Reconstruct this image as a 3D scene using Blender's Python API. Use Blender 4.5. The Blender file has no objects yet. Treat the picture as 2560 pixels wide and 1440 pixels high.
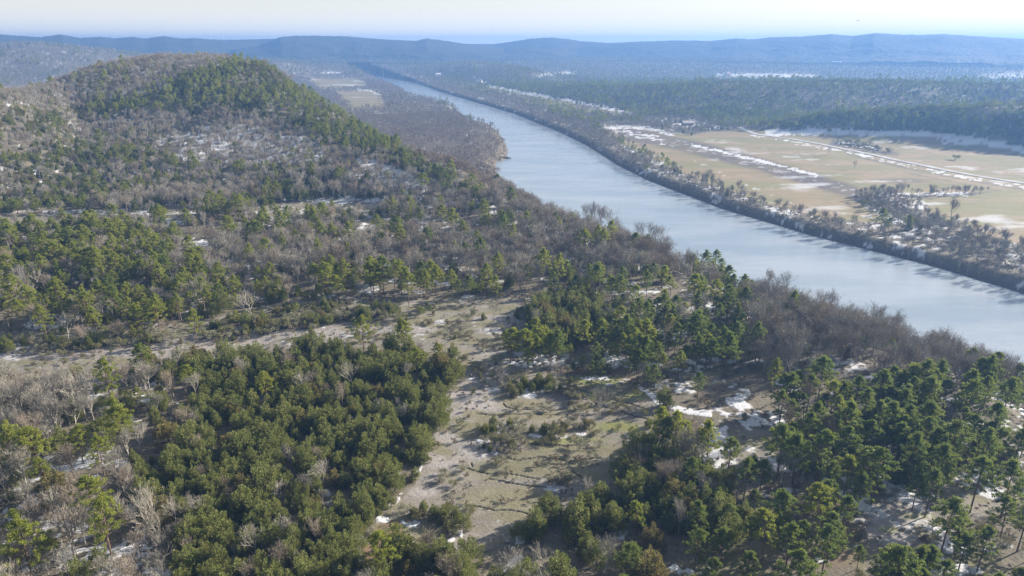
import bpy, math, random
import numpy as np
from mathutils import Vector

R = math.radians
rng = np.random.default_rng(11)
random.seed(5)
C = bpy.context.scene.collection

# ------------------------------------------------------------------ camera, light, sky
CAM_Z, PITCH, FPX = 90.0, R(19.65), 1708.0          # FPX: focal length in pixels of a 2560 px wide picture
cam = bpy.data.objects.new('camera', bpy.data.cameras.new('camera'))
C.objects.link(cam)
cam.location = (0, 0, CAM_Z)
cam.rotation_euler = (math.pi / 2 - PITCH, 0, 0)
cam.data.sensor_width = 36.0
cam.data.lens = 36.0 * FPX / 2560
cam.data.clip_start = 1.0
cam.data.clip_end = 30000
bpy.context.scene.camera = cam

SUN_AZ, SUN_EL = R(66), R(23)                       # azimuth clockwise from the view direction
sd = Vector((math.sin(SUN_AZ) * math.cos(SUN_EL), math.cos(SUN_AZ) * math.cos(SUN_EL), math.sin(SUN_EL)))
sun = bpy.data.objects.new('sun', bpy.data.lights.new('sun', 'SUN'))
C.objects.link(sun)
sun.data.energy = 5.0
sun.data.angle = R(0.53)
sun.data.color = (1.0, 0.91, 0.78)
sun.rotation_euler = (-sd).to_track_quat('-Z', 'Y').to_euler()
sun.location = (500, 300, 900)

W = bpy.data.worlds.new('World')
bpy.context.scene.world = W
W.use_nodes = True
nt = W.node_tree
for n in list(nt.nodes):
    nt.nodes.remove(n)
def wn(t, **k):
    n = nt.nodes.new(t)
    for a, b in k.items():
        setattr(n, a, b)
    return n
wo = wn('ShaderNodeOutputWorld'); bg = wn('ShaderNodeBackground')
sky = wn('ShaderNodeTexSky', sky_type='NISHITA', sun_disc=False)
sky.sun_elevation = SUN_EL; sky.sun_rotation = SUN_AZ
sky.air_density = 1.0; sky.dust_density = 1.2; sky.ozone_density = 1.0
tc = wn('ShaderNodeTexCoord'); mp = wn('ShaderNodeMapping'); mp.inputs['Scale'].default_value = (1.6, 1.6, 14.0)
cn = wn('ShaderNodeTexNoise'); cn.inputs['Scale'].default_value = 2.2; cn.inputs['Detail'].default_value = 6; cn.inputs['Roughness'].default_value = 0.55
cr = wn('ShaderNodeMapRange'); cr.inputs['From Min'].default_value = 0.36; cr.inputs['From Max'].default_value = 0.72
cr.inputs['To Min'].default_value = 0.0; cr.inputs['To Max'].default_value = 0.42
mx = wn('ShaderNodeMix', data_type='RGBA')
mx.inputs[7].default_value = (9.4, 9.0, 8.0, 1)    # thin high cloud veil, in the sky texture's own units
nt.links.new(tc.outputs['Generated'], mp.inputs['Vector']); nt.links.new(mp.outputs[0], cn.inputs['Vector'])
nt.links.new(cn.outputs[0], cr.inputs['Value']); sx = wn('ShaderNodeSeparateXYZ'); nt.links.new(tc.outputs['Generated'], sx.inputs[0])
lowv = wn('ShaderNodeMapRange'); lowv.inputs['From Min'].default_value = 0.0; lowv.inputs['From Max'].default_value = 0.13
lowv.inputs['To Min'].default_value = 0.95; lowv.inputs['To Max'].default_value = 0.0
nt.links.new(sx.outputs[2], lowv.inputs['Value'])
vm = wn('ShaderNodeMath', operation='MAXIMUM'); nt.links.new(cr.outputs[0], vm.inputs[0]); nt.links.new(lowv.outputs[0], vm.inputs[1])
nt.links.new(vm.outputs[0], mx.inputs[0])
nt.links.new(sky.outputs[0], mx.inputs[6]); nt.links.new(mx.outputs[2], bg.inputs[0])
bg.inputs[1].default_value = 0.05
nt.links.new(bg.outputs[0], wo.inputs[0])

sc = bpy.context.scene
sc.view_settings.view_transform = 'Standard'
sc.view_settings.look = 'None'
sc.view_settings.exposure = 1.5
sc.view_settings.gamma = 1.0
sc.cycles.max_bounces = 5
sc.cycles.diffuse_bounces = 2
sc.cycles.glossy_bounces = 2
sc.cycles.transmission_bounces = 2
sc.cycles.volume_bounces = 0
sc.cycles.transparent_max_bounces = 4
sc.cycles.use_denoising = True
sc.cycles.denoising_prefilter = 'NONE'
sc.cycles.use_adaptive_sampling = False

# ------------------------------------------------------------------ helpers
def hash2(ix, iy, seed):
    h = (ix.astype(np.int64) * 374761393 + iy.astype(np.int64) * 668265263 + seed * 1442695041) & 0xffffffff
    h = ((h ^ (h >> 13)) * 1274126177) & 0xffffffff
    h = (h ^ (h >> 16)) & 0xffff
    return h / 65535.0
def vnoise(x, y, seed=0):
    ix, iy = np.floor(x), np.floor(y)
    fx, fy = x - ix, y - iy
    fx = fx * fx * (3 - 2 * fx); fy = fy * fy * (3 - 2 * fy)
    a, b = hash2(ix, iy, seed), hash2(ix + 1, iy, seed)
    c, d = hash2(ix, iy + 1, seed), hash2(ix + 1, iy + 1, seed)
    return (a + (b - a) * fx) * (1 - fy) + (c + (d - c) * fx) * fy
def fbm(x, y, wl, seed=0, octv=3):
    s, a, t = 0, 1.0, 0
    for k in range(octv):
        s = s + a * vnoise(x / wl + 17.3 * k, y / wl - 9.1 * k, seed + k * 7); t += a; a *= 0.5; wl *= 0.5
    return s / t
def sstep(a, b, x):
    t = np.clip((x - a) / (b - a), 0, 1)
    return t * t * (3 - 2 * t)
CP, SP = math.cos(PITCH), math.sin(PITCH)
def project(x, y, z):
    """where a world point shows in the 2560 x 1440 picture"""
    zz = z - CAM_Z
    d = np.maximum(y * CP - zz * SP, 1e-3)
    return 1280 + FPX * x / d, 720 - FPX * (y * SP + zz * CP) / d
def raydir(u, v):
    a = (np.asarray(u, float) - 1280) / FPX; b = (720 - np.asarray(v, float)) / FPX
    return a, CP + b * SP, -SP + b * CP
def on_plane(pts, z):
    p = np.array(pts, float)
    rx, ry, rz = raydir(p[:, 0], p[:, 1])
    t = (z - CAM_Z) / rz
    return np.stack([rx * t, ry * t], 1)
def seg_dist(x, y, P):
    """distance to polyline P and the fractional index of the nearest point"""
    best = np.full(x.shape, 1e18); bi = np.zeros(x.shape)
    for i in range(len(P) - 1):
        ax, ay = P[i][:2]; bx, by = P[i + 1][:2]
        dx, dy = bx - ax, by - ay
        t = np.clip(((x - ax) * dx + (y - ay) * dy) / (dx * dx + dy * dy + 1e-9), 0, 1)
        d = (x - ax - t * dx) ** 2 + (y - ay - t * dy) ** 2
        m = d < best
        best = np.where(m, d, best); bi = np.where(m, i + t, bi)
    return np.sqrt(best), bi
def inpoly(x, y, P):
    r = np.zeros(x.shape, bool)
    n = len(P)
    for i in range(n):
        x1, y1 = P[i][:2]; x2, y2 = P[(i + 1) % n][:2]
        if y1 == y2:
            continue
        c = (y1 > y) != (y2 > y)
        r ^= c & (x < (x2 - x1) * (y - y1) / (y2 - y1) + x1)
    return r

# ------------------------------------------------------------------ terrain
RIVER_Z = -20.0
NEAR_BANK = on_plane([(3300, 1420), (2900, 1190), (2560, 1012), (2300, 922), (2100, 850), (1950, 786), (1800, 726), (1650, 668), (1500, 618),
    (1380, 556), (1300, 498), (1268, 458), (1240, 425), (1241, 405), (1266, 400), (1272, 378), (1262, 352), (1245, 326), (1215, 308), (1165, 300),
    (1145, 276), (1125, 262), (1095, 253), (1050, 246), (1022, 237), (1000, 222), (965, 209), (935, 199), (905, 190), (870, 184)], RIVER_Z)
FAR_BANK = on_plane([(3400, 1000), (2900, 835), (2560, 736), (2330, 666), (2030, 590), (1800, 521), (1620, 452), (1540, 412), (1470, 366),
    (1400, 331), (1290, 286), (1200, 259), (1100, 229), (1040, 207), (985, 194), (940, 184), (900, 178), (870, 177)], RIVER_Z)
RIVER = np.concatenate([NEAR_BANK, FAR_BANK[::-1]])

def crest(pts, lift=9.0):
    out = []
    for u, v, D in pts:
        a, b, c = raydir(u, v)
        t = D / math.hypot(a, b)
        out.append((a * t, b * t, CAM_Z + c * t - lift))
    return out
RIDGES = [  # crest (pixel of the skyline, distance), half width, foot level
    (crest([(-600, 262, 560), (-300, 245, 620), (0, 217, 680), (100, 207, 720), (200, 190, 760), (300, 166, 790), (380, 138, 800), (450, 127, 805), (520, 124, 800),
        (620, 131, 770), (700, 186, 700), (800, 246, 640), (880, 299, 580), (960, 349, 540), (1050, 401, 500), (1150, 456, 450), (1230, 500, 420)]), 40, 3.2, -17, .62),
    (crest([(1160, 194, 2100), (1350, 201, 1750), (1500, 203, 1500), (1650, 200, 1400), (1780, 192, 1350), (1900, 190, 1330), (2050, 189, 1330), (2200, 190, 1350),
        (2400, 196, 1400), (2800, 200, 1450)], 10), 170, 2.2, -13, 0),
    (crest([(1860, 318, 925), (1960, 288, 960), (2080, 266, 980), (2250, 254, 980), (2420, 250, 970), (2560, 244, 960), (3000, 240, 960)], 9), 50, 2.2, -14, 0),
    (crest([(-500, 116, 2300), (-200, 116, 2450), (60, 107, 2500), (150, 119, 2550), (260, 132, 2600), (420, 148, 2700)], 10), 200, 5.0, -10, 0),
    (crest([(960, 166, 2650), (1060, 151, 2500), (1150, 150, 2350), (1250, 160, 2200), (1330, 176, 2000)], 10), 180, 3.0, -13, 0),
    (crest([(560, 150, 2300), (680, 152, 2500), (800, 158, 2600), (900, 163, 2700)], 10), 200, 3.0, -12, 0),
]
def terrain(x, y):
    x = np.asarray(x, float); y = np.asarray(y, float)
    D = np.hypot(x, y)
    dn, _ = seg_dist(x, y, NEAR_BANK); df, _ = seg_dist(x, y, FAR_BANK)
    ins = inpoly(x, y, RIVER)
    rough = fbm(x, y, 60, 3) - 0.5
    pm = 1 - sstep(440, 585, y + 40 * rough)
    zt = -17.6 + 17.6 * pm + rough * (0.8 + 2.6 * pm)
    w = 13 + 34 * pm
    zn = RIVER_Z + (zt - RIVER_Z) * sstep(-2, 1, dn / w * 3 - 2)
    rise = 45 * sstep(1900, 3700, D)
    zf = RIVER_Z + 4.6 * sstep(0, 12, df) + 0.004 * df + 1.6 * rough * sstep(10, 80, df)
    z = np.where(dn < df, zn, zf) + rise
    dd = np.minimum(dn, df)
    hz = np.zeros(x.shape)
    wob = 0.82 + 0.5 * fbm(x, y, 170, 31, 2)
    for P, w0, kw, foot, lee in RIDGES:
        for i in range(len(P) - 1):
            (ax, ay, az_), (bx, by, bz) = P[i], P[i + 1]
            ex_, ey_ = bx - ax, by - ay
            t = np.clip(((x - ax) * ex_ + (y - ay) * ey_) / (ex_ * ex_ + ey_ * ey_), 0, 1)
            qx, qy = x - ax - t * ex_, y - ay - t * ey_
            d = np.hypot(qx, qy)
            H = np.maximum(az_ + (bz - az_) * t - foot, 0)
            away = np.clip(0.5 + 0.5 * (qx * 0.9 + qy * 0.44) / np.maximum(d, 1e-6), 0, 1)
            wd = (w0 + kw * H) * wob * (1 - lee * away ** 1.5)
            prof = 0.5 + 0.5 * np.cos(np.pi * np.clip(d / wd, 0, 1) ** 0.86)
            hz = np.maximum(hz, H * prof)
    hz = hz * sstep(0, 1, dd / (60 + 240 * sstep(1400, 2300, D))) * (1 - 0.08 * (fbm(x, y, 90, 41, 2) - 0.5))
    z = z + hz
    z = np.where(ins, RIVER_Z - 0.4 - 2.4 * sstep(0, 14, dd), z)
    return z
def ground_at(u, v, dmin=80, dmax=4800, lift=0.0):
    """first point of the ground (raised by lift) that the picture shows at a pixel"""
    u = np.atleast_1d(np.asarray(u, float)); v = np.atleast_1d(np.asarray(v, float)); lift = np.broadcast_to(lift, u.shape)
    a, b, c = raydir(u, v); hyp = np.hypot(a, b)
    ds = np.geomspace(dmin, dmax, 900)
    T = ds[None, :] / hyp[:, None]
    X, Y, Z = a[:, None] * T, b[:, None] * T, CAM_Z + c[:, None] * T
    below = Z <= terrain(X, Y) + np.asarray(lift)[:, None]
    k = np.where(below.any(1), below.argmax(1), len(ds) - 1)
    r = np.arange(len(u))
    return np.stack([X[r, k], Y[r, k], terrain(X[r, k], Y[r, k])], 1)

# ------------------------------------------------------------------ land cover, drawn as a map over what the picture shows
U0, V0, MW, MH = -300, 0, 3160, 1640
class Layer:
    def __init__(s, dt=np.float32): s.a = np.zeros((MH, MW), dt)
    def _box(s, u0, v0, u1, v1):
        i0, i1 = int(max(v0 - V0, 0)), int(min(v1 - V0 + 1, MH)); j0, j1 = int(max(u0 - U0, 0)), int(min(u1 - U0 + 1, MW))
        vv, uu = np.mgrid[i0:i1, j0:j1]
        return (slice(i0, i1), slice(j0, j1)), uu + U0 + 0.0, vv + V0 + 0.0
    def poly(s, P, val=1):
        P = np.array(P, float); k, uu, vv = s._box(P[:, 0].min(), P[:, 1].min(), P[:, 0].max(), P[:, 1].max())
        s.a[k] = np.where(inpoly(uu, vv, P), val, s.a[k]); return s
    def ell(s, u, v, ru, rv, val=1.0, soft=0.45):
        k, uu, vv = s._box(u - 1.6 * ru, v - 1.6 * rv, u + 1.6 * ru, v + 1.6 * rv)
        q = np.hypot((uu - u) / ru, (vv - v) / rv)
        s.a[k] = np.maximum(s.a[k], val * (1 - sstep(1 - soft, 1 + soft, q))); return s
    def line(s, P, w, val=1.0):
        P = np.array(P, float); k, uu, vv = s._box(P[:, 0].min() - 2 * w, P[:, 1].min() - 2 * w, P[:, 0].max() + 2 * w, P[:, 1].max() + 2 * w)
        d, _ = seg_dist(uu, vv, P)
        s.a[k] = np.maximum(s.a[k], val * (1 - sstep(0.6, 1.3, d / w))); return s
    def at(s, u, v):
        i = np.clip(np.round(v - V0), 0, MH - 1).astype(int); j = np.clip(np.round(u - U0), 0, MW - 1).astype(int)
        return s.a[i, j]

(MIX, THICKET, LEFTBARE, GLADE, ARM, BELT, RPINE, CLUMP, SHORE, BAREW, PROW, LPINE, HLOW, HSNOW, HBARE, HGREEN, BOTTOM, FIELD, CLEAR, FARW, CREEK, SAND, FBANK, RRIDGE, OPENPINE) = range(25)
Z = Layer(np.int16)
Z.poly([(-300, 0), (2860, 0), (2860, 345), (2560, 372), (2420, 345), (2300, 330), (2050, 326), (1900, 322), (1700, 312), (1560, 285), (1250, 210), (1000, 185), (880, 190), (700, 190), (-300, 330)], FARW)
Z.poly([(1170, 205), (1350, 206), (1900, 196), (2860, 200), (2860, 372), (2560, 372), (2300, 332), (1900, 324), (1700, 300), (1560, 284), (1400, 250), (1250, 222)], RRIDGE)
Z.poly([(-300, 215), (0, 215), (300, 165), (420, 125), (640, 128), (900, 310), (1240, 500), (1240, 520), (700, 520), (-300, 560)], HLOW)
Z.poly([(-300, 215), (0, 218), (300, 165), (400, 122), (640, 128), (690, 180), (560, 215), (300, 255), (0, 300), (-300, 320)], HBARE)
Z.poly([(420, 215), (560, 165), (640, 140), (700, 185), (900, 310), (1060, 405), (1240, 500), (1140, 490), (1000, 430), (860, 385), (720, 320), (560, 275), (330, 290), (200, 300), (100, 290), (330, 250)], HGREEN)
Z.poly([(-300, 290), (0, 275), (110, 285), (200, 330), (0, 350), (-300, 340)], HGREEN)
Z.poly([(120, 340), (330, 300), (560, 285), (720, 335), (850, 395), (760, 410), (560, 390), (330, 390)], HBARE)
Z.poly([(370, 345), (500, 315), (640, 315), (780, 350), (830, 400), (700, 405), (560, 420), (420, 400)], HSNOW)
Z.poly([(880, 390), (960, 410), (1080, 455), (1110, 500), (1020, 490), (930, 450)], HSNOW)
Z.poly([(780, 190), (1010, 185), (1060, 240), (1160, 290), (1290, 470), (1420, 545), (1400, 560), (1240, 510), (1050, 400), (900, 310), (800, 245), (700, 185)], BOTTOM)
for P in ([(770, 196), (900, 197), (925, 220), (800, 226)], [(838, 228), (945, 226), (965, 268), (880, 275)]):
    Z.poly(P, FIELD)
Z.poly([(1180, 300), (1215, 303), (1250, 318), (1278, 375), (1275, 405), (1245, 400), (1250, 430), (1290, 475), (1235, 450), (1195, 400), (1190, 350)], SAND)
Z.poly([(-300, 520), (700, 520), (1240, 505), (1420, 560), (1420, 700), (-300, 760)], MIX)
Z.poly([(640, 520), (1000, 510), (1260, 520), (1430, 600), (1300, 620), (1000, 600), (700, 600)], MIX)
Z.poly([(-300, 600), (640, 600), (640, 720), (560, 780), (480, 830), (-300, 850)], LPINE)
Z.poly([(520, 620), (1450, 600), (1700, 640), (1850, 690), (1800, 715), (1600, 690), (1300, 700), (900, 710), (640, 740), (520, 760)], BAREW)
Z.poly([(1240, 480), (1420, 560), (1640, 625), (1800, 680), (1950, 735), (2100, 800), (2300, 872), (2560, 958), (2860, 1080), (2860, 1090), (2560, 1010), (2300, 985), (2060, 935),
        (1960, 990), (1880, 930), (1860, 800), (1880, 735), (1750, 700), (1500, 640), (1300, 600), (1230, 520)], SHORE)
Z.poly([(780, 745), (790, 700), (900, 700), (1150, 715), (1330, 720), (1450, 735), (1350, 745), (1090, 742), (960, 765), (880, 755)], PROW)
Z.poly([(1300, 740), (1330, 700), (1560, 700), (1800, 720), (1880, 760), (1870, 900), (1780, 960), (1640, 990), (1560, 945), (1400, 930), (1310, 908), (1320, 820)], RPINE)
Z.poly([(1285, 800), (1300, 770), (1440, 745), (1540, 770), (1540, 850), (1440, 880), (1300, 870)], CLUMP)
Z.poly([(1600, 1000), (1870, 930), (1960, 1000), (2060, 945), (2300, 990), (2560, 1010), (2860, 1090), (2860, 1640), (1400, 1640), (1500, 1400), (1640, 1250), (1620, 1100)], RPINE)
Z.poly([(-300, 840), (150, 822), (330, 818), (480, 806), (600, 780), (760, 750), (880, 748), (960, 762), (1090, 742), (1345, 745), (1325, 800), (1320, 905), (1160, 905),
        (1060, 880), (960, 872), (760, 866), (520, 890), (300, 950), (280, 985), (-300, 990)], ARM)
Z.poly([(-300, 990), (280, 985), (480, 985), (500, 1000), (480, 1110), (350, 1150), (340, 1260), (470, 1310), (440, 1640), (-300, 1640)], LEFTBARE)
Z.poly([(290, 945), (420, 918), (520, 892), (760, 872), (960, 878), (1060, 905), (1165, 915), (1165, 950), (1105, 990), (1105, 1060), (1065, 1125), (1040, 1200), (970, 1260),
        (905, 1330), (885, 1390), (830, 1640), (420, 1640), (475, 1320), (340, 1270), (340, 1160), (480, 1120), (505, 1010), (480, 970)], THICKET)
Z.poly([(1170, 885), (1260, 905), (1400, 935), (1560, 950), (1660, 1010), (1640, 1090), (1600, 1150), (1540, 1180), (1520, 1230), (1480, 1260), (1340, 1310), (1300, 1350), (1200, 1380),
        (1000, 1420), (880, 1420), (900, 1350), (980, 1270), (1040, 1210), (1070, 1120), (1105, 1060), (1105, 990), (1165, 950)], GLADE)
Z.poly([(1700, 1250), (2140, 1190), (2160, 1440), (2000, 1640), (1700, 1640), (1660, 1400)], OPENPINE)
Z.poly([(2380, 1180), (2860, 1180), (2860, 1640), (2360, 1640), (2370, 1450), (2420, 1380)], OPENPINE)
Z.poly([(830, 1640), (880, 1440), (960, 1390), (1200, 1390), (1290, 1340), (1340, 1310), (1500, 1270), (1560, 1180), (1660, 1170), (1780, 1190), (1880, 1270), (1840, 1360), (1700, 1440), (1640, 1640)], CLUMP)
Z.poly([(1560, 1180), (1600, 1120), (1720, 1130), (1760, 1190), (1660, 1210)], CLUMP)
Z.poly([(480, 828), (600, 800), (700, 782), (770, 770), (900, 780), (1000, 776), (1010, 800), (800, 822), (620, 848), (500, 852)], BELT)
Z.poly([(-300, 862), (0, 850), (200, 845), (400, 826), (440, 850), (200, 880), (0, 886)], BELT)
Z.poly([(1070, 900), (1110, 880), (1165, 900), (1160, 935), (1110, 930)], BELT)
Z.poly([(1250, 975), (1270, 955), (1400, 955), (1500, 975), (1420, 992), (1280, 992)], BELT)
Z.poly([(1200, 1090), (1230, 1060), (1350, 1065), (1490, 1060), (1480, 1090), (1320, 1098), (1280, 1135), (1200, 1140)], BELT)
Z.poly([(1020, 1300), (1100, 1270), (1180, 1300), (1180, 1350), (1060, 1345)], BELT)
for P in ([(1770, 1100), (1860, 1070), (1955, 1080), (1970, 1150), (1900, 1190), (1800, 1170)], [(1700, 935), (1800, 930), (1800, 960), (1700, 965)],
          [(2150, 1260), (2220, 1225), (2420, 1235), (2410, 1300), (2350, 1400), (2280, 1470), (2190, 1450), (2150, 1350)], 
          [(-300, 585), (60, 580), (380, 566), (500, 556), (480, 528), (300, 533), (60, 538), (-300, 545)], [(640, 518), (760, 498), (900, 503), (995, 508), (960, 535), (760, 548), (650, 540)],
          [(2345, 1225), (2560, 1190), (2560, 1262), (2430, 1310), (2400, 1290)], [(1540, 790), (1640, 770), (1660, 800), (1560, 812)], [(1860, 1260), (1960, 1245), (1960, 1280), (1880, 1290)]):
    Z.poly(P, CLEAR)
Z.poly([(1215, 212), (1300, 228), (1480, 262), (1600, 285), (1560, 292), (1400, 268), (1215, 222)], FIELD)
Z.poly([(1500, 318), (1620, 314), (1720, 335), (1860, 322), (1930, 326), (2050, 326), (2300, 330), (2420, 343), (2560, 370), (2860, 420), (2860, 740), (2560, 640), (2420, 590), (2250, 560), (2030, 545), (1800, 470), (1640, 400), (1540, 350)], FIELD)
Z.poly([(2120, 490), (2200, 478), (2260, 500), (2330, 540), (2420, 570), (2560, 620), (2700, 680), (2700, 740), (2560, 690), (2380, 630), (2260, 572), (2180, 530)], CREEK)
Z.poly([(2200, 478), (2300, 486), (2480, 478), (2440, 488), (2300, 494), (2220, 490)], CREEK)
Z.poly([(1600, 300), (1680, 288), (1760, 300), (1790, 320), (1730, 338), (1650, 325), (1600, 318)], CREEK)
Z.poly([(2085, 352), (2120, 350), (2160, 362), (2240, 382), (2230, 388), (2150, 374), (2090, 360)], CREEK)
for P in ([(1335, 184), (1430, 178), (1432, 192), (1335, 190)], [(1785, 186), (1990, 183), (2060, 186), (2030, 196), (1800, 198)], [(2450, 186), (2560, 180), (2700, 182), (2700, 196), (2455, 195)], [(2020, 130), (2060, 130), (2330, 138), (2290, 141)]):
    Z.poly(P, FIELD)

SN = Layer()      # lying snow
for e in ((1555, 795, 28, 9), (1612, 801, 22, 7), (1660, 776, 52, 6), (1625, 832, 42, 9), (1660, 845, 30, 6), (1562, 902, 26, 12), (1395, 909, 46, 6), (1300, 906, 46, 10), (1240, 975, 24, 4),
          (1545, 957, 34, 11), (1500, 946, 44, 5), (1630, 985, 40, 5), (1725, 922, 50, 7), (1880, 1062, 34, 13), (1860, 1035, 50, 5), (1690, 962, 50, 6), (1390, 1219, 24, 9), (1440, 1084, 34, 6),
          (1340, 1090, 24, 6), (1205, 1104, 18, 5), (1060, 1075, 16, 7), (1040, 1302, 28, 13), (1128, 1342, 34, 16), (966, 1268, 9, 14), (1455, 1337, 22, 12), (1240, 1132, 12, 5), (1320, 988, 16, 5),
          (2190, 1257, 56, 17), (2465, 1222, 34, 15), (2320, 1243, 18, 9), (2490, 1372, 34, 12), (2015, 1312, 26, 10), (2045, 1402, 28, 9), (2080, 1345, 40, 10), (1970, 1225, 40, 7), (1900, 1235, 40, 7),
          (2410, 1425, 60, 12), (180, 793, 52, 9), (85, 802, 24, 18), (150, 1172, 44, 10), (285, 1165, 50, 24), (360, 1405, 80, 40), (150, 1385, 90, 60), (830, 1415, 26, 20), (1745, 1425, 50, 16), (1660, 1418, 30, 12),
          (1560, 1335, 20, 12), (1510, 740, 40, 6), (1800, 690, 70, 6), (1850, 700, 30, 5), (620, 822, 60, 4), (1180, 740, 30, 4), (930, 500, 60, 5), (830, 498, 70, 6), (250, 530, 160, 6), (650, 625, 110, 12), (730, 655, 60, 14), (820, 740, 30, 5),
          (2400, 352, 62, 10), (1755, 302, 26, 8), (1710, 312, 30, 5), (1780, 316, 30, 5), (2300, 512, 26, 10), (2530, 612, 40, 7), (2555, 640, 40, 8), (2180, 540, 50, 3),
          (1800, 900, 40, 8), (1950, 850, 60, 8), (1990, 780, 60, 10), (2100, 905, 60, 8), (1240, 1305, 10, 4), (1180, 945, 10, 5), (1405, 909, 40, 6), (950, 1300, 20, 8)):
    SN.ell(*e, .62, .7)
for P, w, k in (([(1632, 992), (1645, 1008), (1680, 1020), (1720, 1030), (1775, 1036)], 7, 1), ([(1920, 331), (2050, 329), (2200, 333), (2330, 335), (2430, 349), (2560, 374), (2800, 420)], 8, 1),
                ([(1220, 214), (1300, 230), (1400, 246), (1500, 266), (1590, 287)], 4, 1), ([(1505, 322), (1560, 318), (1620, 320), (1680, 336)], 4, .9), ([(1540, 330), (1640, 345), (1660, 358)], 7, .4),
                ([(1650, 348), (1760, 376), (1900, 412), (2020, 447), (2130, 480)], 14, .12), ([(1730, 362), (1900, 402), (2040, 438)], 3, .9),
                ([(2120, 378), (2250, 411), (2400, 441), (2560, 468), (2800, 510)], 4, .5), ([(1880, 338), (2000, 358), (2120, 382)], 3, .4), ([(2190, 486), (2420, 484)], 3, .8),
                ([(2160, 510), (2260, 560), (2330, 580)], 3, .8), ([(1740, 405), (2000, 520)], 4, .15), ([(895, 225), (925, 226), (948, 238)], 2, 1), ([(800, 182), (850, 181)], 2, 1), ([(1180, 190), (1220, 212)], 3, .7),
                ([(1340, 190), (1430, 183)], 4, .9), ([(1790, 188), (2030, 190)], 5, .62), ([(2455, 193), (2560, 190)], 2, .9), ([(2030, 134), (2310, 139)], 1.5, .6)):
    SN.line(P, w, k)
SD = {MIX: .12, THICKET: .05, LEFTBARE: .30, GLADE: 0, ARM: .02, BELT: .05, RPINE: .09, CLUMP: .08, SHORE: .22, BAREW: .08, PROW: .04, LPINE: .12, HLOW: .13, HSNOW: .62, HBARE: .10, HGREEN: .04, BOTTOM: .04,
      FIELD: .025, CLEAR: .05, FARW: .02, CREEK: .12, SAND: .0, FBANK: .17, RRIDGE: .02, OPENPINE: .09}
CK = Layer()      # open joints between the rock slabs
def zz(p): return [(1000 + a / 3.6, 900 + b / 3.6) for a, b in p]
for p in ([(930, 390), (960, 420), (1050, 450), (1200, 445), (1400, 455), (1500, 440)], [(680, 480), (900, 490), (1150, 485), (1350, 495), (1500, 490)], [(1100, 750), (1250, 760), (1450, 768), (1600, 765), (1700, 768)],
          [(900, 850), (1000, 890), (1060, 902), (1250, 870), (1400, 885), (1530, 906), (1650, 890), (1800, 880)], [(600, 970), (700, 1000), (800, 1025), (950, 1020), (1100, 1045), (1260, 1070)],
          [(800, 1065), (900, 1085), (1050, 1115), (1200, 1138), (1350, 1140)], [(580, 1305), (700, 1320), (850, 1355), (950, 1345), (1080, 1362), (1170, 1392)], [(1500, 240), (1650, 280), (1800, 310), (1950, 360), (2100, 400), (2260, 460)],
          [(1750, 380), (1900, 430), (2100, 500), (2240, 540)], [(640, 1130), (560, 1165)], [(1200, 920), (1400, 935), (1550, 930)], [(1550, 1000), (1700, 1090)], [(640, 930), (660, 960)], [(700, 80), (900, 90), (960, 160)]):
    CK.line(zz(p), 1.25)
for p in ([(380, 838), (600, 812), (840, 800), (1000, 800)], [(860, 818), (1000, 812), (1180, 800)], [(960, 830), (1100, 835), (1240, 820)], [(80, 880), (260, 868), (420, 852)], [(1120, 860), (1240, 862)], [(1060, 770), (1200, 760), (1300, 748)]):
    CK.line(p, 1.0, .7)
GR = Layer(); MO = Layer(); PALE = Layer(); SOIL = Layer()
for e in ((1310, 1010, 62, 13), (1290, 1172, 120, 22), (1450, 1175, 120, 22), (1310, 1138, 60, 12), (1260, 1245, 110, 32), (1400, 1125, 90, 16), (1340, 1040, 90, 12), (1480, 960, 120, 22), (1560, 985, 60, 14), (1860, 1105, 70, 18),
          (1380, 1150, 120, 14), (700, 765, 160, 12), (1100, 770, 100, 10), (1300, 1290, 80, 16)):
    GR.ell(*e, .75, .5)
for e in ((1425, 1100, 95, 9), (1540, 1068, 60, 14), (1490, 950, 80, 12), (1600, 985, 40, 12), (2290, 1290, 40, 9), (2220, 1325, 26, 10), (1900, 1280, 50, 12)):
    MO.ell(*e, .6, .6)
for e in ((1130, 1000, 50, 22), (1150, 1040, 55, 20), (1120, 1090, 45, 30), (1110, 1150, 55, 25), (1130, 1190, 60, 14), (1190, 1120, 40, 40), (1200, 1010, 60, 18), (1240, 985, 60, 10), (1060, 1230, 40, 14)):
    PALE.ell(*e, .8, .5)
PALE.line([(-100, 880), (300, 890), (500, 862), (760, 838), (1000, 826), (1280, 800)], 15, .55); PALE.line([(560, 796), (700, 772), (860, 750), (1000, 764), (1200, 752)], 8, .55); PALE.line([(1200, 780), (1230, 850), (1200, 930), (1140, 1000)], 26, .5)
PALE.ell(2240, 1310, 80, 50, 1, .2); PALE.ell(1220, 960, 70, 24, .4, .6)
SOIL.poly([(900, 1370), (960, 1300), (1010, 1300), (1000, 1350), (920, 1420)], 1)
SOIL.ell(1450, 925, 90, 12, .7); SOIL.ell(1600, 950, 50, 8, .7); SOIL.ell(1990, 1280, 60, 20, .6); SOIL.ell(2120, 1300, 60, 40, .5); SOIL.ell(2060, 1390, 90, 30, .7)

def zone_of(x, y, z, jit=5.0):
    u, v = project(x, y, z)
    j = (fbm(x, y, 9, 51, 2) - .5) * 2; k = (fbm(x, y, 9, 61, 2) - .5) * 2
    zid = Z.at(u + j * jit * 2.2, v + k * jit)
    df, _ = seg_dist(x, y, FAR_BANK); dn, _ = seg_dist(x, y, NEAR_BANK)
    zid = np.where((df < 26 + 16 * sstep(700, 1000, np.hypot(x, y))) & (df < dn), FBANK, zid)
    return zid, u, v, dn, df

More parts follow.
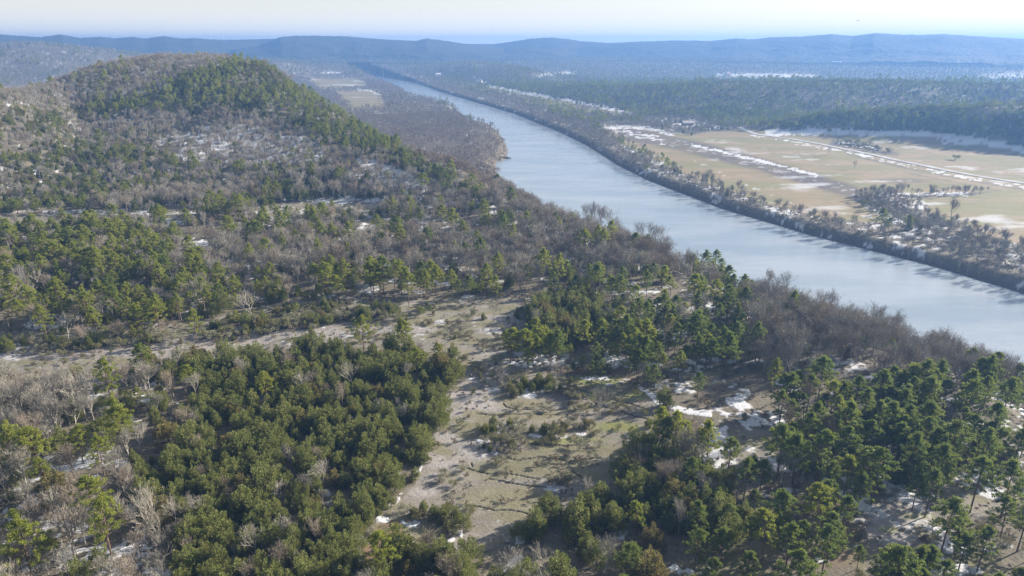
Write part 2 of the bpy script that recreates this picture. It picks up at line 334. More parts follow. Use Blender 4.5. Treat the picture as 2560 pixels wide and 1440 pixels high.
# ------------------------------------------------------------------ ground sheet
def mesh_grid(name, X, Y, ZZ):
    nr, na = X.shape
    me = bpy.data.meshes.new(name)
    me.vertices.add(nr * na)
    me.vertices.foreach_set('co', np.stack([X, Y, ZZ], -1).astype(np.float32).ravel())
    i = np.arange(nr * na).reshape(nr, na)
    q = np.stack([i[:-1, :-1], i[:-1, 1:], i[1:, 1:], i[1:, :-1]], -1).reshape(-1, 4)
    me.loops.add(q.size); me.polygons.add(len(q))
    me.loops.foreach_set('vertex_index', q.ravel().astype(np.int32))
    me.polygons.foreach_set('loop_start', (np.arange(len(q)) * 4).astype(np.int32))
    me.polygons.foreach_set('loop_total', np.full(len(q), 4, np.int32))
    me.polygons.foreach_set('use_smooth', np.ones(len(q), bool))
    me.update(calc_edges=True); me.validate()
    return me
def add_attr(me, name, a):
    at = me.attributes.new(name, 'FLOAT', 'POINT'); at.data.foreach_set('value', a.astype(np.float32).ravel())
def obj(name, me, mats, parent=None):
    o = bpy.data.objects.new(name, me); C.objects.link(o)
    if mats is not None and not me.materials:
        for m in (mats if isinstance(mats, (list, tuple)) else [mats]):
            me.materials.append(m)
    if parent: o.parent = parent
    return o
def tag(o, label=None, cat=None, group=None, kind=None):
    for k, s in (('label', label), ('category', cat), ('group', group), ('kind', kind)):
        if s: o[k] = s
    return o

rows = [48.0]
while rows[-1] < 6400:
    d = rows[-1]
    rows.append(d + min(max(d * d / 90 * 0.00125, 0.12), 0.0085 * d))
rows = np.array(rows)
az = np.concatenate([np.linspace(-82, -43, 60)[:-1], np.linspace(-43, 43, 1150), np.linspace(43, 82, 60)[1:]]) * math.pi / 180
DD, AZ = np.meshgrid(rows, az, indexing='ij')
GX, GY = DD * np.sin(AZ), DD * np.cos(AZ)
GZ = terrain(GX, GY)
zid, GU, GV, dn, df = zone_of(GX, GY, GZ)
# ragged edges: look the layers up a little off
n1 = fbm(GX, GY, 5, 71, 3) - .5; n2 = fbm(GX, GY, 5, 81, 3) - .5
ju, jv = GU + n1 * 16, GV + n2 * 7
ck = CK.at(GU + n1 * 9, GV + n2 * 5) * sstep(.22, .40, fbm(GX, GY, 3, 151, 3))
GZ = GZ - 0.35 * ck
glade = np.isin(zid, (GLADE, ARM, CLEAR, BELT)).astype(float)
grass = np.maximum(GR.at(ju, jv), glade * sstep(.48, .66, fbm(GX, GY * 1.8, 9, 91, 4)) * .8) * np.where(glade > 0, 1, 0)
grass = np.maximum(grass, (zid == OPENPINE) * .8 * sstep(.42, .58, fbm(GX, GY, 11, 95, 3)))
moss = MO.at(ju, jv); pale = PALE.at(ju, jv); soil = SOIL.at(ju, jv)
sdens = np.vectorize(lambda k: SD.get(int(k), .1))(np.arange(25))[zid]
sdens = np.where((zid == FBANK) & (DD > 640), .05, sdens)
nz = .5 * fbm(GX, GY, 6, 101, 4) + .2 * fbm(GX, GY, 1.7, 105, 2) + .3 * fbm(GX, GY, 26, 111, 3)
nzf = .5 * fbm(GX * .45 + GY * .2, GY * 1.5 - GX * .2, 17, 121, 4) + .5 * fbm(GX, GY, 60, 131, 2)
fieldm = (zid == FIELD).astype(float)
def ranked(a):
    q = np.sort(a.ravel()[::37]); return np.searchsorted(q, a) / len(q)
nz, nzf = ranked(nz), ranked(nzf)
nr = np.where(fieldm > 0, nzf, nz)
snow = sstep(1 - sdens - .05, 1 - sdens + .06, nr) * (sdens > 0)
ex = SN.at(ju, jv)
nx = ranked(np.where(DD < 480, .45 * fbm(GX, GY, 1.5, 141, 2) + .55 * fbm(GX, GY, 4.5, 143, 3), .6 * fbm(GX * .5 + GY * .25, GY * 1.2 - GX * .3, 4, 147, 2) + .4 * fbm(GX, GY, 11, 145, 3)))
ex = sstep(1 - ex - .10, 1 - ex + .12, nx) * sstep(.05, .2, ex)
snow = np.maximum(snow * (1 - soil * .8), ex)
snow = np.where((dn < 4) | (df < 3), 0, snow)
GZ = GZ + .12 * snow * (DD < 400)
sand = (zid == SAND).astype(float)
bank = np.where(df < dn, 1 - sstep(2.5, 7, df), 1 - sstep(3, 8, dn))
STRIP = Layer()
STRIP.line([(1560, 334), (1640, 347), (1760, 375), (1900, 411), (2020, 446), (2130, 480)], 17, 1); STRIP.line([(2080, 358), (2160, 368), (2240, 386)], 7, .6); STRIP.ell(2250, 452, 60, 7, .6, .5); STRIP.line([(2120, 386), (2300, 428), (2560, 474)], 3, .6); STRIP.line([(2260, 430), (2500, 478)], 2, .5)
bank = np.where(zid == SAND, bank * .25, bank)
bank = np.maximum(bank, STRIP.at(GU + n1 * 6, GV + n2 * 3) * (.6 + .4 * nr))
moss = np.maximum(moss, fieldm * .28 * sstep(.5, .62, fbm(GX * .6 + GY * .3, GY - GX * .4, 70, 161, 3)))
gme = mesh_grid('ground', GX, GY, GZ)
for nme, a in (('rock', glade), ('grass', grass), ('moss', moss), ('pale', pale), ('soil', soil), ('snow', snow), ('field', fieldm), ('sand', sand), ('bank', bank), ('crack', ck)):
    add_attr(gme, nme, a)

class Mat:
    def __init__(s, name):
        s.m = bpy.data.materials.new(name); s.m.use_nodes = True; s.t = s.m.node_tree
        s.b = s.t.nodes['Principled BSDF']; s.out = s.t.nodes['Material Output']
        s.b.inputs['Roughness'].default_value = .85
        s.b.inputs['Specular IOR Level'].default_value = .2
    def n(s, t, ins=None, **k):
        q = s.t.nodes.new(t)
        for a, b in k.items(): setattr(q, a, b)
        for a, b in (ins or {}).items():
            if hasattr(b, 'is_output'): s.t.links.new(b, q.inputs[a])
            else: q.inputs[a].default_value = b
        return q
    def mix(s, f, a, b, mode='MIX'):
        q = s.n('ShaderNodeMix', data_type='RGBA', blend_type=mode)
        for i, v in ((0, f), (6, a), (7, b)):
            if hasattr(v, 'is_output'): s.t.links.new(v, q.inputs[i])
            else: q.inputs[i].default_value = v if i == 0 else (*v, 1)
        return q.outputs[2]
    def noise(s, scale, detail=4, vec=None, rough=.6, lo=.35, hi=.65):
        q = s.n('ShaderNodeTexNoise', {'Scale': scale, 'Detail': detail, 'Roughness': rough})
        if vec is not None: s.t.links.new(vec, q.inputs['Vector'])
        r = s.n('ShaderNodeMapRange', {'Value': q.outputs[0], 'From Min': lo, 'From Max': hi})
        return r.outputs[0]
    def attr(s, name): return s.n('ShaderNodeAttribute', attribute_name=name).outputs['Fac']
    def color(s, c, inp='Base Color'): s.t.links.new(c, s.b.inputs[inp])

g = Mat('ground')
co = g.n('ShaderNodeTexCoord').outputs['Object']
st = g.n('ShaderNodeMapping', {'Vector': co, 'Rotation': (0, 0, R(20)), 'Scale': (1, 2.6, 1)}).outputs[0]
fine, mid, big = g.noise(1.1, 5, co), g.noise(.22, 5, co), g.noise(.035, 4, co)
fst = g.noise(.10, 5, st)
litter = g.mix(fine, (.078, .068, .051), (.185, .165, .125))
litter = g.mix(mid, litter, (.135, .118, .088))
rock = g.mix(mid, (.165, .152, .140), (.245, .228, .214))
rock = g.mix(g.mix(g.noise(.55, 7, st, .75, .42, .62), (0, 0, 0), (.85, .85, .85)), rock, (.105, .095, .078))
rock = g.mix(g.mix(g.noise(2.6, 4, co, .7, .52, .66), (0, 0, 0), (.7, .7, .7)), rock, (.29, .272, .258))
rock = g.mix(g.mix(fst, (0, 0, 0), (.45, .45, .45)), rock, (.20, .175, .115))
gras = g.mix(mid, (.15, .138, .080), (.20, .184, .118))
gras = g.mix(g.mix(g.noise(.8, 7, st, .75, .42, .64), (0, 0, 0), (.85, .85, .85)), gras, (.12, .115, .05))
fld = g.mix(fst, (.275, .205, .135), (.20, .165, .095))
fld = g.mix(big, fld, (.275, .205, .13))
fld = g.mix(g.mix(g.noise(.011, 3, st, .5, .47, .57), (0, 0, 0), (.75, .75, .75)), fld, (.175, .172, .075))
fld = g.mix(g.mix(g.noise(.05, 5, st), (0, 0, 0), (.5, .5, .5)), fld, (.16, .15, .06))
col = g.mix(g.attr('rock'), litter, rock)
col = g.mix(g.attr('pale'), col, g.mix(fine, (.35, .325, .315), (.235, .217, .208)))
col = g.mix(g.attr('grass'), col, gras)
col = g.mix(g.attr('moss'), col, g.mix(fine, (.23, .22, .045), (.12, .16, .035)))
col = g.mix(g.attr('soil'), col, g.mix(fine, (.20, .135, .085), (.125, .095, .065)))
col = g.mix(g.attr('field'), col, fld)
col = g.mix(g.attr('sand'), col, g.mix(mid, (.205, .165, .122), (.15, .12, .09)))
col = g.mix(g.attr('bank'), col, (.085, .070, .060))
col = g.mix(g.attr('crack'), col, (.03, .026, .02))
col = g.mix(g.attr('snow'), col, g.mix(g.noise(.9, 5, co, .6, .5, .8), (.52, .53, .56), (.36, .355, .35)))
g.color(col)
bp = g.n('ShaderNodeBump', {'Height': g.noise(1.6, 6, co, lo=0, hi=1), 'Strength': .5, 'Distance': .35})
g.t.links.new(bp.outputs[0], g.b.inputs['Normal'])
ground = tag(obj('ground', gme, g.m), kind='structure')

# running horizon, to leave out trees that the land hides completely
ang = (GZ - CAM_Z) / DD
HOR = np.maximum.accumulate(ang, axis=0)
AZG = az
def hidden(x, y, ztop, slack=.003):
    D = np.hypot(x, y); a = np.arctan2(x, y)
    i = np.clip(np.searchsorted(rows, D) - 3, 0, len(rows) - 1); j = np.clip(np.searchsorted(AZG, a), 0, len(AZG) - 1)
    return (ztop - CAM_Z) / D < HOR[i, j] - slack

# ------------------------------------------------------------------ river
def offset_ring(P, d):
    n = len(P); out = []
    area = sum(P[i][0] * P[(i + 1) % n][1] - P[(i + 1) % n][0] * P[i][1] for i in range(n))
    s = 1 if area > 0 else -1
    for i in range(n):
        t = P[(i + 1) % n] - P[i - 1]; t = t / (np.hypot(*t) + 1e-9)
        out.append((P[i][0] + s * d * t[1], P[i][1] - s * d * t[0], RIVER_Z))
    return out
wm = bpy.data.meshes.new('river')
ring = offset_ring(RIVER, 5.0)
wm.from_pydata(ring, [], [list(range(len(ring)))])
if wm.polygons[0].normal.z < 0: wm.flip_normals()
w = Mat('river_water')
co = w.n('ShaderNodeTexCoord').outputs['Object']
sw = w.n('ShaderNodeMapping', {'Vector': co, 'Rotation': (0, 0, R(-62)), 'Scale': (1, 3.2, 1)}).outputs[0]
w.color(w.mix(w.noise(.011, 9, sw, .62, .36, .64), (.205, .25, .295), (.31, .34, .375)))  # silty water colour raised and streaked, with sky glare and reflection painted in
w.b.inputs['Specular IOR Level'].default_value = .5
w.b.inputs['IOR'].default_value = 1.42
w.t.links.new(w.n('ShaderNodeMapRange', {'Value': w.noise(.02, 5, sw), 'To Min': .03, 'To Max': .13}).outputs[0], w.b.inputs['Roughness'])
hh = w.n('ShaderNodeMath', {0: w.noise(.5, 4, sw, lo=0, hi=1), 1: w.noise(.09, 3, sw, lo=0, hi=1)}, operation='ADD').outputs[0]
bp = w.n('ShaderNodeBump', {'Height': hh, 'Strength': .22, 'Distance': .4})
w.t.links.new(bp.outputs[0], w.b.inputs['Normal'])
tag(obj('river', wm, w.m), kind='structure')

# ------------------------------------------------------------------ far hills
hm = Mat('hill_woods')
co = hm.n('ShaderNodeTexCoord').outputs['Object']
hc = hm.mix(hm.noise(.012, 5, co), (.028, .036, .022), (.07, .06, .048))
hc = hm.mix(hm.mix(hm.noise(.12, 3, co), (0, 0, 0), (.6, .6, .6)), hc, (.03, .036, .022))
hm.color(hc)
def far_hills(pts, depth, foot, seed, lift=6):
    P = crest(pts, lift)
    a0, a1 = math.atan2(P[0][0], P[0][1]), math.atan2(P[-1][0], P[-1][1])
    pa = np.array([math.atan2(p[0], p[1]) for p in P]); pd = np.array([math.hypot(p[0], p[1]) for p in P]); pz = np.array([p[2] for p in P])
    A = np.linspace(a0, a1, int(abs(a1 - a0) * pd.mean() / 6))
    s = np.concatenate([np.linspace(-1, 0, 70), np.linspace(0, 1, 16)[1:]])
    S, AA = np.meshgrid(s, A, indexing='ij')
    dc = np.interp(AA, pa, pd); zc = np.interp(AA, pa, pz)
    D = dc + S * depth
    X, Y = D * np.sin(AA), D * np.cos(AA)
    sp = fbm(X, Y, 420, seed, 3) - .5
    q = np.clip(np.abs(S) * (1 + .9 * sp * (np.abs(S) > .001)), 0, 1)
    prof = (.5 + .5 * np.cos(np.pi * q ** .75))
    ZH = foot + (zc - foot) * prof + (1 - prof) * prof * 60 * sp
    ZH += (rng.random(X.shape) - .5) * 5 * (prof > .02) * (1 - .5 * prof) + (fbm(X, Y, 60, seed + 9, 3) - .5) * 14 * (prof > .02) * (1 - .8 * prof)
    ZH = np.where(np.abs(S) > .985, -10, ZH)
    return tag(obj('hills', mesh_grid('hills', X, Y, ZH), hm.m), kind='structure')
far_hills([(-700, 100, 4080), (-300, 96, 4080), (0, 83, 4000), (100, 90, 4000), (150, 82, 4000), (200, 92, 4000), (250, 89, 4000), (285, 93, 4000), (335, 89, 4000), (360, 93, 4000), (410, 87, 4000), (450, 93, 4000),
           (480, 92, 4000), (560, 97, 4080), (640, 95, 4160), (740, 94, 4160), (900, 100, 4160), (1150, 107, 4160), (1230, 107, 4160), (1400, 106, 4160)], 700, 10, 5)
far_hills([(590, 118, 3800), (650, 109, 3760), (700, 90, 3720), (740, 86, 3720), (850, 87, 3720), (930, 93, 3680), (990, 97, 3640), (1040, 99, 3600), (1065, 93, 3600), (1100, 97, 3600), (1160, 106, 3600), (1200, 110, 3600), (1260, 118, 3600)], 700, 20, 6)
far_hills([(1120, 118, 3900), (1200, 112, 3850), (1280, 101, 3800), (1330, 93, 3800), (1380, 91, 3800), (1420, 95, 3800), (1450, 100, 3800), (1520, 104, 3750), (1600, 101, 3700), (1700, 98, 3700), (1780, 99, 3650), (1840, 93, 3600),
           (1880, 95, 3600), (1930, 90, 3600), (2000, 88, 3550), (2080, 82, 3550), (2130, 86, 3550), (2190, 79, 3500), (2250, 83, 3500), (2300, 84, 3500), (2360, 81, 3500), (2430, 86, 3500), (2560, 93, 3500), (2900, 96, 3500), (3400, 110, 3600)], 650, 25, 7)

exec_after = None
# ------------------------------------------------------------------ tree prototypes
class Geo:
    def __init__(s): s.v, s.f, s.k = [], [], 0
    def quad_leaves(s, c, a, l, w_):
        """diamond leaves: centres c, long axes a, half lengths l, half widths w_"""
        c = np.asarray(c); n = len(c)
        b = np.cross(a, rng.normal(size=(n, 3))); b /= np.linalg.norm(b, axis=1)[:, None] + 1e-9
        l = np.broadcast_to(l, n)[:, None]; w_ = np.broadcast_to(w_, n)[:, None]
        V = np.stack([c - a * l, c + b * w_, c + a * l, c - b * w_], 1).reshape(-1, 3)
        s.v.append(V); s.f += (np.arange(4 * n).reshape(n, 4) + s.k).tolist(); s.k += 4 * n
    def tube(s, p0, p1, r0, r1, m=5):
        p0, p1 = np.array(p0, float), np.array(p1, float)
        d = p1 - p0; d /= np.linalg.norm(d) + 1e-9
        u = np.cross(d, (0.3, 0.9, 0.1)); u /= np.linalg.norm(u) + 1e-9; q = np.cross(d, u)
        t = np.arange(m) * 2 * math.pi / m
        ringv = np.cos(t)[:, None] * u + np.sin(t)[:, None] * q
        s.v.append(np.concatenate([p0 + ringv * r0, p1 + ringv * r1]))
        for i in range(m):
            j = (i + 1) % m
            s.f.append([s.k + i, s.k + j, s.k + m + j, s.k + m + i])
        s.k += 2 * m
    def path(s, pts, r0, r1, m=5):
        n = len(pts) - 1
        for i in range(n):
            s.tube(pts[i], pts[i + 1], r0 + (r1 - r0) * i / n, r0 + (r1 - r0) * (i + 1) / n, m)
    def mesh(s, name, mat):
        me = bpy.data.meshes.new(name)
        me.from_pydata(np.concatenate(s.v).tolist(), [], s.f); me.materials.append(mat); me.update()
        return me
def unit(v): return v / (np.linalg.norm(v, axis=-1, keepdims=True) + 1e-9)

def leaf_mat(name, c0, c1, c2, trans=.52):
    m = Mat(name)
    co = m.n('ShaderNodeTexCoord').outputs['Object']
    rnd = m.n('ShaderNodeObjectInfo').outputs['Random']
    a = m.mix(rnd, c0, c1)
    a = m.mix(m.noise(.9, 3, co, lo=.4, hi=.7), a, c2)
    m.color(a); m.b.inputs['Roughness'].default_value = .6
    tr = m.n('ShaderNodeBsdfTranslucent'); m.t.links.new(a, tr.inputs[0])
    ms = m.n('ShaderNodeMixShader', {0: trans}); m.t.links.new(m.b.outputs[0], ms.inputs[1]); m.t.links.new(tr.outputs[0], ms.inputs[2])
    m.t.links.new(ms.outputs[0], m.out.inputs[0])
    return m.m
def bark_mat(name, c0, c1):
    m = Mat(name)
    co = m.n('ShaderNodeTexCoord').outputs['Object']
    rnd = m.n('ShaderNodeObjectInfo').outputs['Random']
    m.color(m.mix(m.noise(3, 4, co), m.mix(rnd, c0, c1), tuple(x * .6 for x in c0)))
    return m.m
PINE_MATS = {'yellow-green': leaf_mat('pine_needles_yellow', (.24, .275, .042), (.20, .24, .042), (.295, .30, .055)),
             'deep green': leaf_mat('pine_needles_deep', (.122, .175, .040), (.152, .195, .043), (.19, .215, .05))}
CEDAR_MATS = {'olive': leaf_mat('cedar_scales_olive', (.142, .172, .042), (.172, .194, .050), (.245, .245, .082), .40),
              'rusty': leaf_mat('cedar_scales_rusty', (.180, .155, .048), (.160, .152, .046), (.24, .20, .072), .40)}
SHRUB_MATS = {'grey-green': leaf_mat('shrub_leaves_grey', (0.186, 0.186, 0.116), (0.232, 0.225, 0.139), (0.295, 0.271, 0.186), .25),
              'olive': leaf_mat('shrub_leaves_olive', (0.132, 0.136, 0.054), (0.171, 0.163, 0.070), (0.217, 0.202, 0.093), .25)}
PINE_BARK = bark_mat('pine_bark', (.16, .105, .075), (.20, .14, .10))
CEDAR_BARK = bark_mat('cedar_bark', (.14, .10, .08), (.17, .13, .11))
BARE_MATS = {'grey': (bark_mat('grey_bark', (.42, .385, .335), (.50, .465, .405)), bark_mat('grey_twigs', (.325, .30, .252), (.385, .357, .305))),
             'brown': (bark_mat('brown_bark', (.30, .255, .21), (.37, .32, .27)), bark_mat('brown_twigs', (.285, .235, .182), (.345, .29, .23)))}

def pine_meshes(H, hue, seed, lod):
    global rng
    keep = rng; rng = np.random.default_rng(seed)
    tg, cg = Geo(), Geo()
    bend = rng.normal(size=2) * .25
    def axis(t): return np.array([bend[0] * t * t * 1.5, bend[1] * t * t * 1.5, H * t])
    r = .0145 * H
    tg.path([axis(t) for t in np.linspace(0, .97, 7)], r, r * .2, 7 if lod == 0 else 4)
    base = rng.uniform(.30, .44); rad = H * rng.uniform(.20, .255)
    nb = 50 if lod == 0 else 20
    for i in range(nb):
        t = base + (1 - base) * ((i + rng.random()) / nb) ** .9
        q = (t - base) / (1 - base)
        L = rad * (1.2 * math.sin(math.pi * (.15 + .85 * q) ** .64) ** .8 if q < .97 else .2) * rng.uniform(.55, 1.2)
        L = max(L, .35)
        a = i * 2.399 + rng.normal() * .5
        up = .15 + .75 * q + rng.normal() * .1
        p0 = axis(t); dr = np.array([math.cos(a), math.sin(a), up]); dr /= np.linalg.norm(dr)
        p1 = p0 + dr * L
        if lod == 0: tg.path([p0, p0 + dr * L * .55 + (0, 0, -.05 * L), p1], r * .28 * (1.2 - q), .012, 4)
        for c_, rr in ((p1, .54), (p0 + dr * L * .62 + rng.normal(size=3) * .25, .44)) if lod == 0 else ((p0 + dr * L * .85, .95),):
            rr = rr * H / 12 * rng.uniform(.75, 1.25)
            n = int(50 * rng.uniform(.8, 1.2)) if lod == 0 else 30
            d = unit(rng.normal(size=(n, 3))); pos = c_ + d * rr * rng.random((n, 1)) ** .45 * (1, 1, .62)
            ax = unit(d * .9 + (0, 0, .55) + rng.normal(size=(n, 3)) * .45)
            cg.quad_leaves(pos, ax, (.19 if lod == 0 else .34) * H / 12 * rng.uniform(.7, 1.3, n), (.07 if lod == 0 else .16) * H / 12)
    out = tg.mesh('pine_trunk', PINE_BARK), cg.mesh('pine_crown', PINE_MATS[hue])
    rng = keep
    return out
def cedar_meshes(H, hue, seed, lod):
    global rng
    keep = rng; rng = np.random.default_rng(seed)
    tg, cg = Geo(), Geo()
    tg.path([(0, 0, 0), (.05, .03, H * .4), (0, .08, H * .8)], .02 * H, .006 * H, 6 if lod == 0 else 4)
    wid = H * (.27, .46, .36, .31, .42, .52)[seed % 6] * rng.uniform(.92, 1.08); pt = (2.2, 1.1, 1.6, 1.9, 1.3, .9)[seed % 6]
    n = 27 if lod == 0 else 9
    for i in range(n):
        a = i * 2.399 + rng.normal() * .35; rr = wid * math.sqrt((i + .3) / n) * rng.uniform(.6, 1.2)
        bx, by = rr * math.cos(a), rr * math.sin(a)
        top = H * (1 - .62 * (rr / wid) ** (2.4 / pt)) * (rng.uniform(.85, 1) if i == 0 else rng.uniform(.58, 1.04)); pr = H * rng.uniform(.075, .135)
        bot = max(.03 * H, top - H * rng.uniform(.38, .58))
        m = int(170 if lod == 0 else 75)
        t = rng.random(m) ** .75; ph = rng.random(m) * 6.283
        rad = pr * np.sqrt(np.clip(1 - t ** 2.2, 0, 1)) * (.35 + .65 * rng.random(m) ** .5) * (1 + .25 * np.sin(ph * 3 + i)) + .03
        cx, cy = bx * (.7 + .45 * t), by * (.7 + .45 * t)
        pos = np.stack([cx + rad * np.cos(ph), cy + rad * np.sin(ph), bot + (top - bot) * t], 1)
        out = np.stack([np.cos(ph) * .8 + bx / wid * .4, np.sin(ph) * .8 + by / wid * .4, np.full(m, .75)], 1)
        cg.quad_leaves(pos, unit(out + rng.normal(size=(m, 3)) * .4), (.155 if lod == 0 else .33) * H / 6 * rng.uniform(.6, 1.4, m), (.062 if lod == 0 else .15) * H / 6)
    out = tg.mesh('cedar_trunk', CEDAR_BARK), cg.mesh('cedar_crown', CEDAR_MATS[hue])
    rng = keep
    return out
def bare_meshes(H, hue, seed, lod, vase=1.0):
    global rng
    keep = rng; rng = np.random.default_rng(seed)
    tg, cg = Geo(), Geo()
    r0 = .0145 * H
    hT = H * rng.uniform(.26, .42)
    lean = rng.normal(size=2) * .06
    T = np.array([lean[0] * hT, lean[1] * hT, hT])
    tg.path([(0, 0, 0), T * .5 + (.03, -.04, 0), T], r0, r0 * .78, 7 if lod == 0 else 4)
    tips = []
    def grow(p, d, L, r, lev):
        d = d / np.linalg.norm(d)
        m = p + d * L * .5 + rng.normal(size=3) * L * .06
        d2 = unit(d + np.array([0, 0, .22]) + rng.normal(size=3) * .16)
        e = m + d2 * L * .5
        G = tg if lev <= 1 else cg
        if lev <= 2: G.path([p, m, e], r, r * .5, 5 if lev <= 1 else 3)
        else: G.path([p, m, e], r, r * .5, 3) if lod == 0 else G.quad_leaves([(p + e) / 2], np.array([unit(e - p)]), np.linalg.norm(e - p) / 2, r)
        if lev >= (4 if lod == 0 else 3):
            tips.append((p, e, d2)); return
        nc = (5, 4, 3, 3)[lev - 1] if lod == 0 else (4, 4, 3, 3)[lev - 1]
        for k in range(nc):
            t = rng.uniform(.35, 1.0) if k else 1.0
            s0 = p + (m - p) * t * 2 if t < .5 else m + (e - m) * (t - .5) * 2
            side = unit(np.cross(d2, rng.normal(size=3)))
            cd = unit(d2 + side * rng.uniform(.40, .85) + np.array([0, 0, .22]))
            grow(s0, cd, L * rng.uniform(.55, .75), max(r * .56, .018), lev + 1)
    nl = rng.integers(3, 6)
    for k in range(nl):
        a = k * 6.283 / nl + rng.normal() * .35
        s0 = T * rng.uniform(.8, 1.0)
        sp = rng.uniform(.25, .62) * vase
        grow(s0, np.array([math.cos(a) * sp, math.sin(a) * sp, 1.0]), H * rng.uniform(.27, .36), r0 * .6, 1)
    grow(T, np.array([lean[0], lean[1], 1.0]), H * .33, r0 * .7, 1)
    P, A, LL = [], [], []
    for p, e, d in tips:
        nt_ = 4 if lod == 0 else 5
        for k in range(nt_):
            t = rng.uniform(.2, 1)
            dd = unit(d + unit(rng.normal(size=3)) * .7 + np.array([0, 0, .4])); l = H * rng.uniform(.025, .055) * (1 if lod == 0 else 1.5)
            P.append(p + (e - p) * t + dd * l); A.append(dd); LL.append(l)
    cg.quad_leaves(np.array(P), np.array(A), np.array(LL), (.016 if lod == 0 else .035) * H / 10)
    zmax = max(v[:, 2].max() for v in cg.v)
    for G in (tg, cg):
        G.v = [v * (H / zmax) for v in G.v]
    out = tg.mesh('bare_trunk', BARE_MATS[hue][0]), cg.mesh('bare_crown', BARE_MATS[hue][1])
    rng = keep
    return out
def shrub_meshes(H, hue, seed, lod):
    global rng
    keep = rng; rng = np.random.default_rng(seed)
    tg, cg = Geo(), Geo()
    for i in range(9 if lod == 0 else 5):
        a, s_ = rng.random() * 6.283, rng.random() ** .6 * .75 * H
        top = np.array([math.cos(a) * s_, math.sin(a) * s_, H * rng.uniform(.55, .85)])
        tg.path([(0, 0, 0), top * (.5, .5, .55), top], .03, .012, 3)
        n = 95 if lod == 0 else 40
        d = unit(rng.normal(size=(n, 3))); pos = top + d * H * .36 * rng.random((n, 1)) ** .5 * (1, 1, .8)
        pos[:, 2] = np.maximum(pos[:, 2], .05)
        cg.quad_leaves(pos, unit(d + rng.normal(size=(n, 3)) * .6 + (0, 0, .3)), (.12 if lod == 0 else .2) * rng.uniform(.7, 1.3, n) * H / 2, (.05 if lod == 0 else .1) * H / 2)
    out = tg.mesh('shrub_stems', CEDAR_BARK), cg.mesh('shrub_foliage', SHRUB_MATS[hue])
    rng = keep
    return out

KINDS = ('pine_tree', 'cedar_tree', 'bare_tree', 'shrub')
REFH = {'pine_tree': 12.0, 'cedar_tree': 6.0, 'bare_tree': 11.0, 'shrub': 2.0}
REFW = {'pine_tree': .60, 'cedar_tree': .8, 'bare_tree': .62, 'shrub': 1.5}
MAKE = {'pine_tree': pine_meshes, 'cedar_tree': cedar_meshes, 'bare_tree': bare_meshes, 'shrub': shrub_meshes}
HUES = {'pine_tree': ['yellow-green', 'deep green'], 'cedar_tree': ['olive', 'olive', 'rusty'], 'bare_tree': ['grey', 'brown'], 'shrub': ['grey-green', 'olive']}
PROTO = {}         # kind -> lod -> list of (hue, trunk mesh, crown mesh)
for ki, k in enumerate(KINDS):
    PROTO[k] = {}
    for lod in (0, 1):
        L = []
        for i in range(6):
            hue = HUES[k][i % len(HUES[k])]
            L.append((hue, *MAKE[k](REFH[k], hue, 1000 * ki + 100 * lod + i + 1, lod)))
        PROTO[k][lod] = L

# ------------------------------------------------------------------ where the trees stand
DENS = {  # pines, cedars, bare trees, shrubs per 100 square metres
    MIX: (1.7, 1.2, 3.6, 0), THICKET: (.12, 11, .75, .3), LEFTBARE: (.28, .8, 5.8, 1.0), GLADE: (0, .12, .03, 1.7), ARM: (.05, .25, .06, 1.7), BELT: (.25, 3.0, .5, 8.0), RPINE: (2.7, 1.1, 1.3, 1.4),
    CLUMP: (.3, 6.5, .8, .3), SHORE: (.25, .4, 6.2, 0), BAREW: (.4, .5, 6.8, 0), PROW: (3.4, 1.2, 1.0, .3), LPINE: (3.8, 1.1, 3.2, .4), HLOW: (.9, 3.2, 4.2, 0), HSNOW: (.10, .12, 2.7, 0), HBARE: (.3, .8, 7.0, 0),
    HGREEN: (2.0, 5.5, .7, 0), BOTTOM: (0, .12, 5.5, 0), FIELD: (0, 0, 0, 0), CLEAR: (.05, .05, .05, .4), FARW: (.8, .6, 4.2, 0), CREEK: (0, .3, 4.5, 1), SAND: (0, 0, 1.0, 7), FBANK: (0, .1, 4.6, 2.5), RRIDGE: (1.6, 5.8, .35, 0), OPENPINE: (1.25, .4, .4, 2.2)}
trees = []        # rows: x, y, kind, height, variant
def hue_pick(kind, x, y):
    r_ = rng.random(len(x)); a = np.arctan2(x, y)
    if kind == 0: first = r_ < np.clip(.55 - a * 1.1, .08, .9); h = np.where(first, 0, 1)  # more yellow leftward: mostly sidelight put into needle colour, partly real hue
    elif kind == 1: h = np.where(r_ < .08, 2, np.where(r_ < .6, 0, 1)); return h + 3 * rng.integers(0, 2, len(x))
    else: h = (r_ < (.28 if kind == 2 else .5)).astype(int)
    return h + 2 * rng.integers(0, 3, len(x))
PX, PY, PK, PH, PVAR = [], [], [], [], []
def put(x, y, k, h, var):
    PX.append(x); PY.append(y); PK.append(np.full(len(x), k)); PH.append(h); PVAR.append(var)

